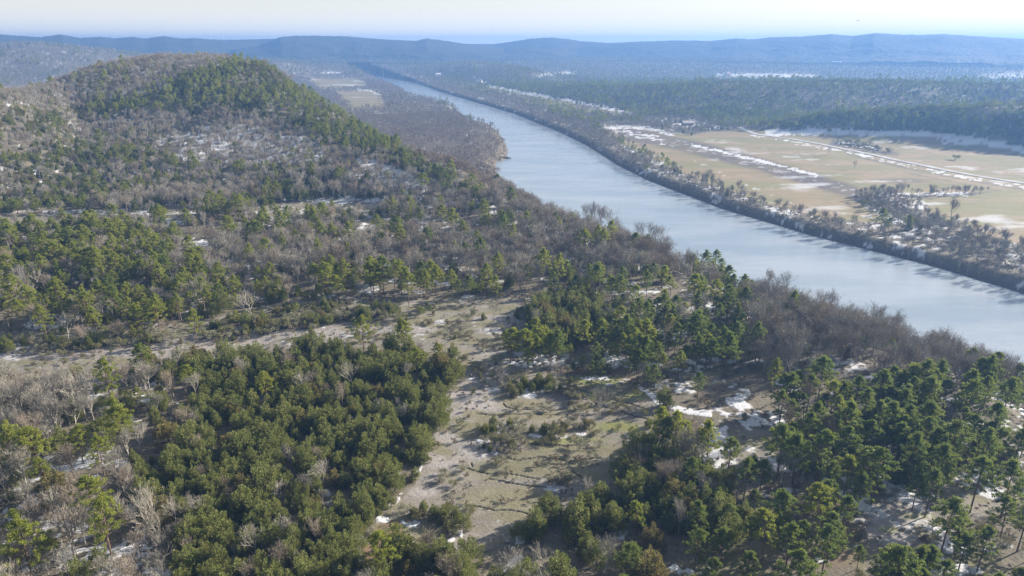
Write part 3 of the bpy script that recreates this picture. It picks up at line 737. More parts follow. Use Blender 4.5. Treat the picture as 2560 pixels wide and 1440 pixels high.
# trees that can be made out one by one in the photograph: crown top (pixel), crown width in pixels
PINES = [(285, 1000, 84), (75, 1066, 110), (10, 1070, 90), (240, 1096, 58), (245, 1250, 92), (42, 1308, 120), (255, 905, 60), (810, 662, 48), (855, 652, 40), (922, 646, 55), (842, 690, 40), (1000, 652, 60), (1018, 682, 50),
    (1060, 676, 44), (1145, 702, 30), (1172, 690, 40), (1216, 662, 44), (1240, 692, 36), (985, 540, 60), (1072, 570, 56), (1200, 596, 54), (622, 612, 36), (706, 580, 30), (1495, 566, 100), (1460, 576, 60), (1792, 626, 30), (1806, 648, 24),
    (1900, 812, 54), (1822, 836, 62), (1600, 876, 48), (2062, 896, 72), (2322, 902, 84), (2482, 892, 70), (1650, 1024, 74), (1692, 1030, 72), (1668, 1046, 66), (1830, 1100, 52), (1960, 1230, 80), (1962, 1066, 84), (2060, 1082, 84), (2132, 1016, 70),
    (1872, 1150, 60), (1910, 1155, 50), (2000, 1085, 50), (2206, 1126, 76), (2132, 1076, 66), (2340, 1176, 64), (2386, 1250, 88), (2260, 1376, 96), (1750, 1256, 62), (1800, 1222, 42), (1890, 1226, 34),
    (1832, 1262, 46), (1882, 1296, 54), (2090, 1292, 64), (2122, 1242, 54), (2062, 1216, 76), (1812, 1326, 60), (1872, 1382, 54), (1782, 1402, 50), (2160, 1185, 60), (2300, 1090, 80), (2400, 1060, 80), (2480, 1080, 80), (2240, 1010, 70),
    (2330, 1010, 70), (2440, 960, 70), (2530, 950, 80), (2210, 930, 60), (2150, 940, 60), (2000, 930, 50), (1940, 900, 46), (1750, 930, 40), (1400, 835, 40), (1320, 822, 36), (1262, 826, 26), (1700, 880, 40), (1540, 860, 36), (1480, 905, 36),
    (1320, 870, 40), (1640, 915, 40), (1580, 760, 36), (1690, 740, 36), (1740, 780, 40), (1800, 760, 36), (1850, 770, 36), (1440, 690, 36), (1380, 680, 36), (1500, 660, 40), (1560, 670, 36), (1620, 680, 36), (1680, 690, 30),
    (130, 600, 66), (275, 586, 58), (230, 620, 50), (100, 590, 46), (20, 560, 50), (380, 630, 46), (410, 640, 40), (130, 700, 66), (200, 720, 60), (280, 720, 56), (60, 720, 60), (20, 690, 50), (340, 765, 40), (385, 750, 44), (480, 775, 44),
    (500, 700, 40), (540, 660, 40), (450, 690, 40), (580, 690, 36), (230, 770, 40), (100, 770, 40), (1000, 560, 44), (1130, 520, 44), (1210, 500, 44), (1260, 540, 40), (570, 540, 40), (590, 490, 36), (800, 560, 40), (870, 560, 36),
    (2540, 1160, 80), (2500, 1010, 70), (2050, 1010, 60), (1960, 980, 50), (2300, 1190, 50), (2190, 1060, 60), (2260, 1060, 60), (2370, 1120, 70), (2460, 1150, 70), (800, 715, 26), (745, 715, 24), (1480, 980, 20)]
P = np.array(PINES, float)
Hg = np.full(len(P), 11.0)
for it in range(3):
    G3 = ground_at(P[:, 0], P[:, 1], lift=Hg)
    sl = np.sqrt(G3[:, 0] ** 2 + G3[:, 1] ** 2 + (CAM_Z - G3[:, 2]) ** 2)
    Hg = np.clip(P[:, 2] * sl / FPX / .56, 4.5, 13.5)
put(G3[:, 0], G3[:, 1], 0, Hg, hue_pick(0, G3[:, 0], G3[:, 1]))
# cedars and shrubs of the open rock: foot (pixel), height in metres, kind
FEET = [(1275, 978, 2.6, 1), (1300, 985, 3.4, 1), (1330, 980, 3.0, 1), (1345, 972, 2.4, 1), (1375, 982, 2.6, 1), (1400, 978, 2.2, 1), (1420, 985, 1.7, 3), (1260, 970, 1.6, 3), (1440, 1010, 2.3, 3), (1455, 1006, 2.0, 3), (1430, 1004, 1.6, 3),
    (1535, 1030, 1.6, 3), (1555, 1028, 1.8, 3), (1575, 1030, 1.5, 3), (1520, 1040, 1.6, 3), (1215, 1090, 2.9, 1), (1235, 1085, 2.4, 1), (1260, 1088, 1.7, 3), (1290, 1080, 1.7, 3), (1330, 1082, 2.2, 1), (1360, 1085, 2.8, 1), (1385, 1082, 2.9, 1), (1410, 1075, 2.2, 1),
    (1435, 1072, 2.4, 3), (1465, 1068, 2.6, 1), (1480, 1075, 1.8, 3), (1250, 1110, 2.2, 3), (1270, 1120, 2.0, 3), (1290, 1115, 2.4, 3), (1225, 1130, 1.6, 1), (1210, 1120, 1.4, 1), (1245, 1135, 1.3, 3), (1400, 1208, 2.4, 3), (1415, 1212, 2.0, 1), (1380, 1205, 1.4, 3),
    (1160, 1072, 1.2, 3), (1152, 1066, 1.0, 3), (1163, 1196, 1.0, 3), (1110, 1205, 1.5, 3), (1095, 1208, 1.1, 3), (1060, 1150, 1.5, 3), (1070, 1120, 1.6, 3), (1075, 1160, 1.3, 3), (1130, 960, 1.0, 3), (1100, 985, 1.3, 3), (1265, 865, 2.2, 3), (1240, 850, 2.0, 3),
    (1035, 1295, 2.4, 1), (1060, 1285, 2.8, 1), (1085, 1300, 3.2, 1), (1110, 1310, 3.6, 1), (1140, 1305, 3.4, 1), (1160, 1325, 3.0, 1), (1015, 1285, 1.8, 3), (1170, 1300, 2.0, 3), (1545, 1075, 1.2, 3), (1220, 1020, .6, 3), (1175, 1010, .5, 3), (1340, 1110, .8, 3),
    (1640, 1090, 2.5, 1), (1610, 1105, 2.6, 1), (1590, 1120, 2.2, 1), (2050, 330, 7, 2), (2135, 334, 6, 2), (2352, 338, 9, 2), (2136, 424, 8, 2), (2070, 389, 9, 2), (2376, 556, 16, 2), (2340, 580, 9, 2), (2470, 610, 10, 2), (2440, 600, 9, 2), (2388, 400, 4, 3),
    (1440, 578, 13, 2), (1462, 566, 15, 2), (1480, 570, 17, 2), (1500, 575, 16, 2), (1520, 580, 15, 2), (1538, 590, 13, 2), (1600, 610, 13, 2), (1625, 620, 15, 2), (1650, 626, 14, 2), (1665, 632, 11, 2), (2180, 850, 15, 2), (2230, 860, 14, 2), (2250, 875, 12, 2), (2040, 800, 14, 2),
    (2070, 806, 15, 2), (1920, 735, 13, 2), (1960, 748, 13, 2), (2320, 900, 12, 2), (2360, 915, 12, 2), (2440, 940, 12, 2), (2500, 952, 11, 2), (150, 1330, 10, 2), (120, 1080, 11, 2), (40, 1000, 11, 2), (170, 1010, 11, 2), (200, 1040, 12, 2), (690, 700, 13, 2), (665, 705, 12, 2), (720, 690, 11, 2),
    (1830, 490, 8, 2), (1860, 500, 9, 2), (1900, 515, 8, 2), (1945, 530, 9, 2), (1740, 462, 8, 2), (1760, 468, 9, 2), (1780, 470, 9, 2), (1700, 460, 8, 2), (2000, 545, 9, 2), (2050, 560, 9, 2), (2090, 575, 8, 2)]
Fp = np.array(FEET, float)
G3 = ground_at(Fp[:, 0], Fp[:, 1])
for k in (1, 2, 3):
    m = Fp[:, 3] == k
    put(G3[m, 0], G3[m, 1], k, Fp[m, 2] * (1.25 if k == 1 else 1.1), hue_pick(k, G3[m, 0], G3[m, 1]))
HX, HY = np.concatenate(PX), np.concatenate(PY)
HOUSE_PX = [(1095, 191), (1198, 208), (1819, 190), (2093, 160), (2117, 159), (1718, 314)]
HOUSE_XY = ground_at(*np.array(HOUSE_PX, float).T)

def candidates(d0, d1, cell, half=R(45)):
    n = int(2 * d1 * math.sin(half) / cell) + 2; m = int(d1 / cell) + 2
    I, J = np.meshgrid(np.arange(n), np.arange(m), indexing='ij')
    x = (I + rng.uniform(.05, .95, I.shape) - n / 2) * cell; y = (J + rng.uniform(.05, .95, I.shape)) * cell
    x, y = x.ravel(), y.ravel(); D = np.hypot(x, y)
    ok = (D >= d0) & (D < d1) & (np.abs(np.arctan2(x, y)) < half)
    return x[ok], y[ok]
for d0, d1, cell in ((78, 470, 2.45), (470, 1150, 3.5), (1150, 2200, 6.8), (2200, 3500, 11.0)):
    x, y = candidates(d0, d1, cell, R(60) if d0 < 400 else R(47))
    z = terrain(x, y)
    keep = ~hidden(x, y, z + 12) & ~inpoly(x, y, RIVER)
    x, y, z = x[keep], y[keep], z[keep]
    zid, u, v, dn, df = zone_of(x, y, z, 6)
    near_hand = np.zeros(len(x), bool)
    for a, b, _ in HOUSE_XY:      # yards kept open round the houses, and toward the river side
        near_hand |= (np.hypot(x - a, y - b) < 22) | ((np.hypot(x - a * .975, y - b * .975) < 16) & (np.hypot(a, b) > 800))
    if d0 < 500:
        for a, b in zip(HX, HY):
            near_hand |= (x - a) ** 2 + (y - b) ** 2 < 2.0
    ok = (dn > 2.5) & (df > 1.6) & ~near_hand
    dens = np.array([DENS.get(i, (0, 0, 0, 0)) for i in range(25)])[zid].copy()
    lo = fbm(x, y, 38, 201, 2); lo2 = fbm(x, y, 60, 211, 2); op = fbm(x, y, 24, 221, 2)
    dens[:, 0] *= np.clip((lo - .28) * 4.2, .05, 2.2); dens[:, 1] *= np.where(zid == THICKET, 1, np.clip((lo2 - .28) * 4.2, .1, 2.2)); dens[:, 2] *= np.clip((1 - .5 * lo - .5 * lo2 - .2) * 3.2, .3, 1.6)
    hill = np.isin(zid, (HGREEN, HBARE, HLOW))
    dens[:, 2] += np.where(hill, np.maximum(5.0 - dens.sum(1), 0), 0)
    gap = np.where(zid == THICKET, .35 + .65 * sstep(.27, .36, op), 1) * np.where(np.isin(zid, (RPINE, LPINE, MIX, PROW)), sstep(.32, .44, op), 1)
    # more open along the lower far bank
    dens *= np.where((zid == FBANK) & (np.hypot(x, y) < 620), .45, 1)[:, None]
    tot = dens.sum(1) * cell * cell / 100 * gap
    pick = ok & (rng.random(len(x)) < np.minimum(tot, .96))
    x, y, zid, dens, dn, df, z, u, v = x[pick], y[pick], zid[pick], dens[pick], dn[pick], df[pick], z[pick], u[pick], v[pick]
    cum = np.cumsum(dens, 1) / dens.sum(1, keepdims=True)
    k = (rng.random(len(x))[:, None] > cum).sum(1)
    base_h = np.array([(8.8, 5.2, 8.3, 1.5)])[0][k]
    base_h = np.where((k == 1) & (zid == THICKET), 4.9, base_h)
    base_h = np.where((k == 1) & np.isin(zid, (GLADE, ARM, BELT, CLEAR)), 2.6, base_h)
    base_h = np.where((k == 3) & (zid == BELT), 2.1, base_h)
    base_h = np.where((k == 1) & (zid == BELT), 3.8, base_h)
    base_h = np.where((k == 1) & (zid == CLUMP), 6.6, base_h)
    base_h = np.where((k == 2) & (zid == SHORE), np.where(dn < 30, 11.8, 10.0), base_h)
    base_h = np.where((k == 2) & (zid == BOTTOM), 6.6, base_h)
    base_h = np.where((k == 2) & np.isin(zid, (FBANK, CREEK)), 7.2, base_h)
    base_h = np.where((k == 2) & (zid == FBANK) & (np.hypot(x, y) > 900), 9.0, base_h)
    base_h = np.where((k == 2) & (zid == THICKET), 5.5, base_h)
    base_h = np.where((k == 0) & np.isin(zid, (BELT, ARM, CLEAR)), 4.0, base_h)
    base_h = np.where((zid == CREEK) & (u < 2250) & (v < 395) & (v > 345), 4.0, base_h)
    h = base_h * np.clip(rng.normal(1, np.where(zid == THICKET, .3, .24), len(x)), .45, 1.7)
    if d0 == 470: h *= .88
    if d0 > 1000: h *= 1.05
    if d0 > 2000: h *= 1.15
    for kk in range(4):
        m = k == kk
        hv = hue_pick(kk, x[m], y[m])
        if kk == 2: hv = np.where(np.isin(zid[m], (BOTTOM, SAND)) & (hv % 2 == 0), hv + 1, hv)
        put(x[m], y[m], kk, h[m], hv)
TX, TY, TK, TH, TV = (np.concatenate(a) for a in (PX, PY, PK, PH, PVAR))
TK = TK.astype(int); TV = TV.astype(int)
TZ = terrain(TX, TY) - .05
ND = np.hypot(TX, TY)
TU, TB = project(TX, TY, TZ); _, TT = project(TX, TY, TZ + TH)
RW = np.array([REFW[k] for k in KINDS])[TK]

# which show largest: ellipses laid front to back over a small picture
BW, BH, SC = 1024, 576, .4
buf = np.full((BH, BW), -1, np.int32)
order = np.argsort(ND)
order = order[ND[order] < 1100]
PXW = FPX * TH * RW / np.maximum(np.hypot(ND, CAM_Z - TZ), 1) * SC
for i in order:
    u0, v0, v1 = TU[i] * SC, TT[i] * SC, TB[i] * SC
    if TK[i] == 0: v1 = v0 + (v1 - v0) * .72
    if TK[i] == 2: v0 = v0 + (v1 - v0) * .08
    rx, ry = PXW[i] / 2 * .9, max((v1 - v0) / 2, .5)
    cy = (v0 + v1) / 2
    a0, a1, b0, b1 = int(max(u0 - rx, 0)), int(min(u0 + rx + 1, BW)), int(max(cy - ry, 0)), int(min(cy + ry + 1, BH))
    if a1 <= a0 or b1 <= b0: continue
    yy, xx = np.mgrid[b0:b1, a0:a1]
    s_ = buf[b0:b1, a0:a1]
    s_[(((xx + .5 - u0) / rx) ** 2 + ((yy + .5 - cy) / ry) ** 2 < 1) & (s_ < 0)] = i
seen = np.bincount(buf[buf >= 0], minlength=len(TX))
single = np.zeros(len(TX), bool)
LIMIT = 300
for kk in range(4):
    ids = np.where((TK == kk) & (seen >= 5) & (TU > 6) & (TU < 2554) & (TB < 1432))[0]
    edge = np.where((TK == kk) & (seen >= 40))[0]
    ids = np.union1d(ids, edge)
    ids = ids[np.argsort(-seen[ids])][:LIMIT]
    single[ids] = True

# ------------------------------------------------------------------ one object for every tree that shows, with a label of its own
PLACES = [  # anchor (pixel of the foot), words
    (60, 1330, 'snowy bare woods at the near left corner'), (300, 1330, 'edge between snowy woods and dark thicket'), (80, 1130, 'snowy bare woods below the left rock strip'),
    (330, 1080, 'snowy woods beside the thicket'), (120, 980, 'bare woods just below the left rock strip'), (360, 960, "thicket's far left corner"), (560, 930, "thicket's far edge on the left"),
    (780, 910, "thicket's far edge under the rock strip"), (980, 930, "thicket's far right corner"), (600, 1040, 'thicket, left of its centre'), (780, 1030, 'dark heart of the thicket'), (960, 1050, 'thicket near the pale rock path'),
    (560, 1180, "thicket's middle on the left"), (740, 1170, "thicket's middle"), (920, 1180, "thicket's rim along the pale rock path"), (480, 1380, "thicket's near left end"), (660, 1370, "thicket's near end"), (820, 1330, "thicket's near right end"),
    (1100, 1320, 'brush island by the two snow patches'), (1010, 1420, 'scrub on the bottom edge left of centre'), (1250, 1410, 'scrub on the bottom edge at the centre'), (1450, 1330, 'dark clump below the open rock'), (1600, 1240, 'dark clump right of the open rock'),
    (1480, 1430, 'dark clump on the bottom edge'), (1750, 1260, 'grove right of the dark clump'), (1700, 1400, 'bottom-edge scrub right of the dark clump'), (1660, 1120, 'tall pine group beside the open rock'), (1850, 1140, 'small rounded rock bank right of the tall pines'), (1980, 1320, 'sunny grove left of the pale gravel patch'), (2120, 1400, 'slope below the sunny grove'),
    (2250, 1420, 'bottom edge below the pale gravel patch'), (2240, 1240, 'snowy rim above the pale gravel patch'), (2400, 1350, 'big pine cluster right of the gravel patch'), (2520, 1400, 'near right corner'), (2500, 1240, 'snowy ground above the near right corner'), (2050, 1180, 'pine wood between rock bank and gravel patch'),
    (2200, 1130, 'deep pine wood on the right'), (2400, 1130, 'pine wood by the right edge'), (2520, 1050, 'right edge under the river'), (2300, 1010, 'pine wood below the riverside bare trees'), (2100, 1020, 'pine wood behind the curved snow drift'), (1940, 1040, 'snowy wood behind the curved snow drift'),
    (2450, 950, 'river bank by the right edge'), (2250, 900, 'river bank below the widest water'), (2080, 850, 'bare wood behind the tall riverside trees'), (1980, 930, 'bare wood with snow above the curved drift'), (1950, 780, 'river bank past the last pines'), (1780, 700, 'river bank behind the far pine grove'), (1600, 640, 'river bank behind the round dark pine'), (1480, 600, 'tall dark trees leaning over the river'),
    (1380, 960, 'mossy slope above the brush islands'), (1330, 980, 'upper brush island on the open rock'), (1450, 1010, 'small bushes in the middle of the rock'), (1540, 1030, 'bushes on the upper right of the rock'), (1250, 1110, 'lower brush island by the rock path'), (1420, 1075, 'long brush island on the open rock'), (1400, 1210, 'lone bush by the white snow patch'), (1110, 1150, 'pale rock path'), (1120, 1010, 'head of the pale rock path'),
    (1560, 910, 'grove with snow above the open rock'), (1400, 900, 'grove edge at the top of the rock'), (1700, 930, 'grove by the small grey clearing'), (1830, 900, 'grove left of the snowy bare wood'), (1400, 830, 'dark grove at the end of the rock strip'), (1500, 800, 'dark grove left of the small snow clearings'), (1620, 850, 'wood around the small snow clearings'), (1780, 830, 'far pine grove near the river'), (1700, 760, 'far pine grove behind the snow clearings'), (1500, 720, 'pine belt at the far side of the rock'),
    (1200, 870, 'scrub where the rock strip meets the path'), (1150, 800, 'scrub on the far end of the rock strip'), (900, 790, 'shrub belt along the upper rock strip'), (650, 810, 'shrub belt in the middle of the rock strip'), (420, 830, 'scrub on the left half of the rock strip'), (180, 850, 'scrub at the left end of the rock strip'), (40, 830, 'pines above the left end of the rock strip'), (250, 800, 'pines beside the little snow patches'), (440, 800, 'pines at the point of the left wood'),
    (120, 730, 'left pine wood by the picture edge'), (300, 730, 'left pine wood behind the snow patches'), (500, 740, 'fringe of the left pine wood'), (150, 640, 'far part of the left pine wood'), (400, 640, 'far fringe of the left pine wood'), (680, 690, 'pale bare trees left of the pine row'), (900, 730, 'pine row behind the rock strip'), (1050, 730, 'middle of the pine row'), (1220, 730, 'right end of the pine row'), (1330, 690, 'bare wood behind the pine row'), (1000, 640, 'bare wood far behind the pine row'), (1250, 620, 'mixed wood toward the river bend'),
    (700, 620, 'snowy hollow at the hill foot'), (1100, 540, 'mixed wood at the end of the hill'), (500, 560, 'clearing strip at the hill foot'), (2380, 560, 'creek line across the river'), (2130, 430, 'fields across the river'), (1900, 520, 'far bank with snow'), (1700, 450, 'far bank upstream'), (2200, 600, 'far bank by the creek'), (2450, 660, 'far bank at the right edge'), (700, 470, 'lower hillside'), (1300, 540, 'low bare wood by the river bend'), (1220, 460, 'low wood by the sandbar')]
PA = np.array([(a, b * 1.7) for a, b, _ in PLACES])
SIZES = {0: ('tall', 'low'), 1: ('big', 'small'), 2: ('tall', 'low'), 3: ('large', 'small')}
CATS = ('pine', 'cedar', 'bare tree', 'shrub'); NOUN = ('pine', 'cedar', 'bare tree', 'shrub')
GROUPS = ('pines standing in the woods and groves', 'cedars of the thicket and clearings', 'bare trees of the winter woods', 'shrubs on the rock and its edges')
ROWN = {1: ('',), 2: ('near', 'far'), 3: ('near', 'middle', 'far')}
COLN = {1: ('',), 2: ('left', 'right'), 3: ('left', 'centre', 'right'), 4: ('far-left', 'inner-left', 'inner-right', 'far-right')}
POS = {1: ('',), 2: ('left', 'right'), 3: ('leftmost', 'middle', 'rightmost'), 4: ('leftmost', 'second-from-left', 'second-from-right', 'rightmost'), 5: ('leftmost', 'second-from-left', 'middle', 'second-from-right', 'rightmost')}
labels = {}
for kk in range(4):
    ids = np.where(single & (TK == kk))[0]
    near_p = np.argmin((TU[ids][:, None] - PA[None, :, 0]) ** 2 + (TB[ids][:, None] * 1.7 - PA[None, :, 1]) ** 2, 1)
    medH = np.median(TH[ids])
    for p in np.unique(near_p):
        mem = ids[near_p == p]; n = len(mem)
        nc_need = max(1, math.ceil(n / 3))
        nr_, ncl = next((a, b) for a, b in ((1, 1), (1, 2), (1, 3), (2, 2), (2, 3), (3, 3), (3, 4)) if a * b >= nc_need or (a, b) == (3, 4))
        byrow = np.array_split(mem[np.argsort(-TB[mem])], nr_)
        for ri, rm in enumerate(byrow):
            for ci, cm in enumerate(np.array_split(rm[np.argsort(TU[rm])], ncl)):
                cm = cm[np.argsort(TU[cm])]
                part = ' '.join(w_ for w_ in (ROWN[nr_][ri], COLN[ncl][ci]) if w_)
                for j, i in enumerate(cm):
                    size = SIZES[kk][0] if TH[i] > medH else SIZES[kk][1]
                    hue = PROTO[KINDS[kk]][0][TV[i]][0]
                    pos = POS[min(len(cm), 5)][min(j, 4)]
                    where = (f'{part} in the ' if part else 'in the ') + PLACES[p][2]
                    lab = ' '.join(w_ for w_ in (pos, size, hue, NOUN[kk], where) if w_)
                    for drop in ((pos, hue, NOUN[kk], where), (pos, NOUN[kk], where)):
                        if len(lab.split()) > 16: lab = ' '.join(w_ for w_ in drop if w_)
                    labels[i] = lab
PARTN = {0: ('trunk', 'crown'), 1: ('trunk', 'crown'), 2: ('trunk', 'crown'), 3: ('stem', 'foliage')}
for i in np.where(single)[0]:
    kk = TK[i]; k = KINDS[kk]
    hue, tm, cm = PROTO[k][0][TV[i]]
    e = bpy.data.objects.new(k, None); C.objects.link(e)
    e.empty_display_size = .3
    s_ = TH[i] / REFH[k]
    e.location = (TX[i], TY[i], TZ[i]); e.rotation_euler = (0, 0, rng.random() * 6.283); e.scale = (s_ * rng.uniform(.8, 1.2), s_ * rng.uniform(.8, 1.2), s_)
    tag(e, labels[i], CATS[kk], GROUPS[kk])
    for nme, me in zip(PARTN[kk], (tm, cm)):
        o = bpy.data.objects.new(nme, me); C.objects.link(o); o.parent = e

# ------------------------------------------------------------------ the rest of each kind: one object per kind, copies spread over its points
def source_collection(name, protos):
    col_ = bpy.data.collections.new(name)
    for i, (hue, tm, cm) in enumerate(protos):
        V, F, MI = [], [], []
        off = 0
        for mi, me in enumerate((tm, cm)):
            a = np.empty(len(me.vertices) * 3, np.float32); me.vertices.foreach_get('co', a); V.append(a.reshape(-1, 3))
            l = np.empty(len(me.loops), np.int32); me.loops.foreach_get('vertex_index', l)
            F.append(l.reshape(-1, 4) + off); MI.append(np.full(len(me.polygons), mi)); off += len(me.vertices)
        V = np.concatenate(V); F = np.concatenate(F); MI = np.concatenate(MI)
        me = bpy.data.meshes.new(f'{name}_{i:02d}')
        me.from_pydata(V.tolist(), [], F.tolist()); me.materials.append(tm.materials[0]); me.materials.append(cm.materials[0])
        me.polygons.foreach_set('material_index', MI.astype(np.int32)); me.update()
        col_.objects.link(bpy.data.objects.new(f'{name}_{i:02d}', me))
    return col_
def scatter(name, ids, kind, lod_split=620):
    protos = PROTO[kind][0] + PROTO[kind][1]
    col_ = source_collection(name + '_source', protos)
    me = bpy.data.meshes.new(name)
    me.vertices.add(len(ids))
    me.vertices.foreach_set('co', np.stack([TX[ids], TY[ids], TZ[ids]], 1).astype(np.float32).ravel())
    idx = TV[ids] + np.where(ND[ids] > lod_split, 6, 0)
    at = me.attributes.new('pick', 'INT', 'POINT'); at.data.foreach_set('value', idx.astype(np.int32))
    s_ = TH[ids] / REFH[kind]
    wd_ = s_ * rng.uniform(.8, 1.2, len(ids)); at = me.attributes.new('size', 'FLOAT_VECTOR', 'POINT'); at.data.foreach_set('vector', np.stack([wd_, wd_, s_], 1).astype(np.float32).ravel()); add_attr(me, 'turn', rng.random(len(ids)) * 6.283)
    o = bpy.data.objects.new(name, me); C.objects.link(o)
    ng = bpy.data.node_groups.new(name, 'GeometryNodeTree')
    ng.interface.new_socket('Geometry', in_out='INPUT', socket_type='NodeSocketGeometry')
    ng.interface.new_socket('Geometry', in_out='OUTPUT', socket_type='NodeSocketGeometry')
    N, Lk = ng.nodes.new, ng.links.new
    gi, go = N('NodeGroupInput'), N('NodeGroupOutput')
    iop = N('GeometryNodeInstanceOnPoints'); ci = N('GeometryNodeCollectionInfo')
    ci.inputs['Collection'].default_value = col_; ci.inputs['Separate Children'].default_value = True; ci.inputs['Reset Children'].default_value = True
    def na(nm, t):
        q = N('GeometryNodeInputNamedAttribute'); q.data_type = t; q.inputs['Name'].default_value = nm; return q.outputs[0]
    cx = N('ShaderNodeCombineXYZ'); Lk(na('turn', 'FLOAT'), cx.inputs[2])
    Lk(gi.outputs[0], iop.inputs['Points']); Lk(ci.outputs[0], iop.inputs['Instance']); iop.inputs['Pick Instance'].default_value = True
    Lk(na('pick', 'INT'), iop.inputs['Instance Index']); Lk(cx.outputs[0], iop.inputs['Rotation']); Lk(na('size', 'FLOAT_VECTOR'), iop.inputs['Scale'])
    Lk(iop.outputs[0], go.inputs[0])
    md = o.modifiers.new('spread', 'NODES'); md.node_group = ng
    return o
for kk, nme in enumerate(('pine_woods', 'cedar_woods', 'bare_woods', 'scrub')):
    ids = np.where(~single & (TK == kk))[0]
    tag(scatter(nme, ids, KINDS[kk]), ('mass of green pines filling the woods and slopes', 'mass of dark cedars filling the woods and slopes', 'mass of leafless grey-brown trees over hill and shores', 'low grey-green scrub among the woods')[kk], kind='stuff')
ug = Geo()
UGP = []
UGM = {'grey-green': leaf_mat('brush_tan', (.17, .145, .095), (.145, .125, .085), (.21, .18, .12), .25), 'olive': leaf_mat('brush_rust', (.15, .11, .072), (.13, .105, .072), (.18, .15, .10), .25)}
keepm = SHRUB_MATS; SHRUB_MATS = UGM
UGP = [(h_, *shrub_meshes(2.0, h_, 5000 + i, 1)) for i, h_ in enumerate(['grey-green', 'olive'] * 3)]
SHRUB_MATS = keepm
x, y = candidates(85, 560, 2.1, R(55))
z = terrain(x, y)
zid, u, v, dn, df = zone_of(x, y, z, 6)
UD = np.zeros(25)
for a_, b_ in ((LEFTBARE, .5), (RPINE, .45), (LPINE, .4), (MIX, .35), (SHORE, .4), (BAREW, .35), (CLUMP, .25), (PROW, .4), (BELT, .5), (ARM, .4), (GLADE, .32), (CLEAR, .25), (HLOW, .25), (THICKET, .1), (OPENPINE, .5), (FBANK, .5), (CREEK, .5), (SAND, .3)):
    UD[a_] = b_
ok = (rng.random(len(x)) < UD[zid] * np.clip(fbm(x, y, 9, 301, 2) * 3 - .5, .2, 2.2)) & (dn > 3) & (df > 4) & ~inpoly(x, y, RIVER) & ~hidden(x, y, z + 1)
TX, TY, TZ, ND = x[ok], y[ok], z[ok] - .03, np.hypot(x[ok], y[ok])
TH = np.clip(rng.gamma(3, .22, len(TX)), .25, 1.7); TV = rng.integers(0, 6, len(TX))
NT = len(labels)
PROTO['undergrowth'] = {0: UGP, 1: UGP}; REFH['undergrowth'] = 2.0
tag(scatter('undergrowth', np.arange(len(TX)), 'undergrowth'), 'low tan and rusty brush covering the woodland floor', kind='stuff')
print('LABELS', NT, len(set(labels.values())), max(len(l.split()) for l in labels.values()), 'BRUSH', len(TX))
0 and print('TREES', len(TX), single.sum(), [(KINDS[k], int((single & (TK == k)).sum()), int((TK == k).sum())) for k in range(4)])

# ------------------------------------------------------------------ road, houses, rocks, bird
def simple(name, c, c2=None, sc=.6):
    m = Mat(name); co = m.n('ShaderNodeTexCoord').outputs['Object']
    m.color(m.mix(m.noise(sc, 4, co), c, c2 or tuple(x * .75 for x in c))); return m.m
rp = ground_at(*np.array([(1846, 318), (1858, 325), (1890, 336), (1950, 344), (2000, 352), (2050, 361), (2100, 371), (2180, 387), (2250, 403), (2330, 420), (2400, 433), (2480, 447), (2560, 459), (2700, 484), (2860, 515)], float).T)
tt = np.linspace(0, len(rp) - 1, 260)
rx, ry = (np.interp(tt, np.arange(len(rp)), rp[:, k]) for k in (0, 1))
dx, dy = np.gradient(rx), np.gradient(ry); ln = np.hypot(dx, dy); nx_, ny_ = -dy / ln, dx / ln
offs = np.array([-3.2, -1.1, 1.1, 3.2])
XX, YY = rx[:, None] + nx_[:, None] * offs, ry[:, None] + ny_[:, None] * offs
ZZr = terrain(XX, YY) + .32 + np.array([0, .08, .08, 0])
tag(obj('road', mesh_grid('road', XX, YY, ZZr), simple('gravel_road', (.30, .285, .27), (.46, .46, .47), .09)), kind='structure')

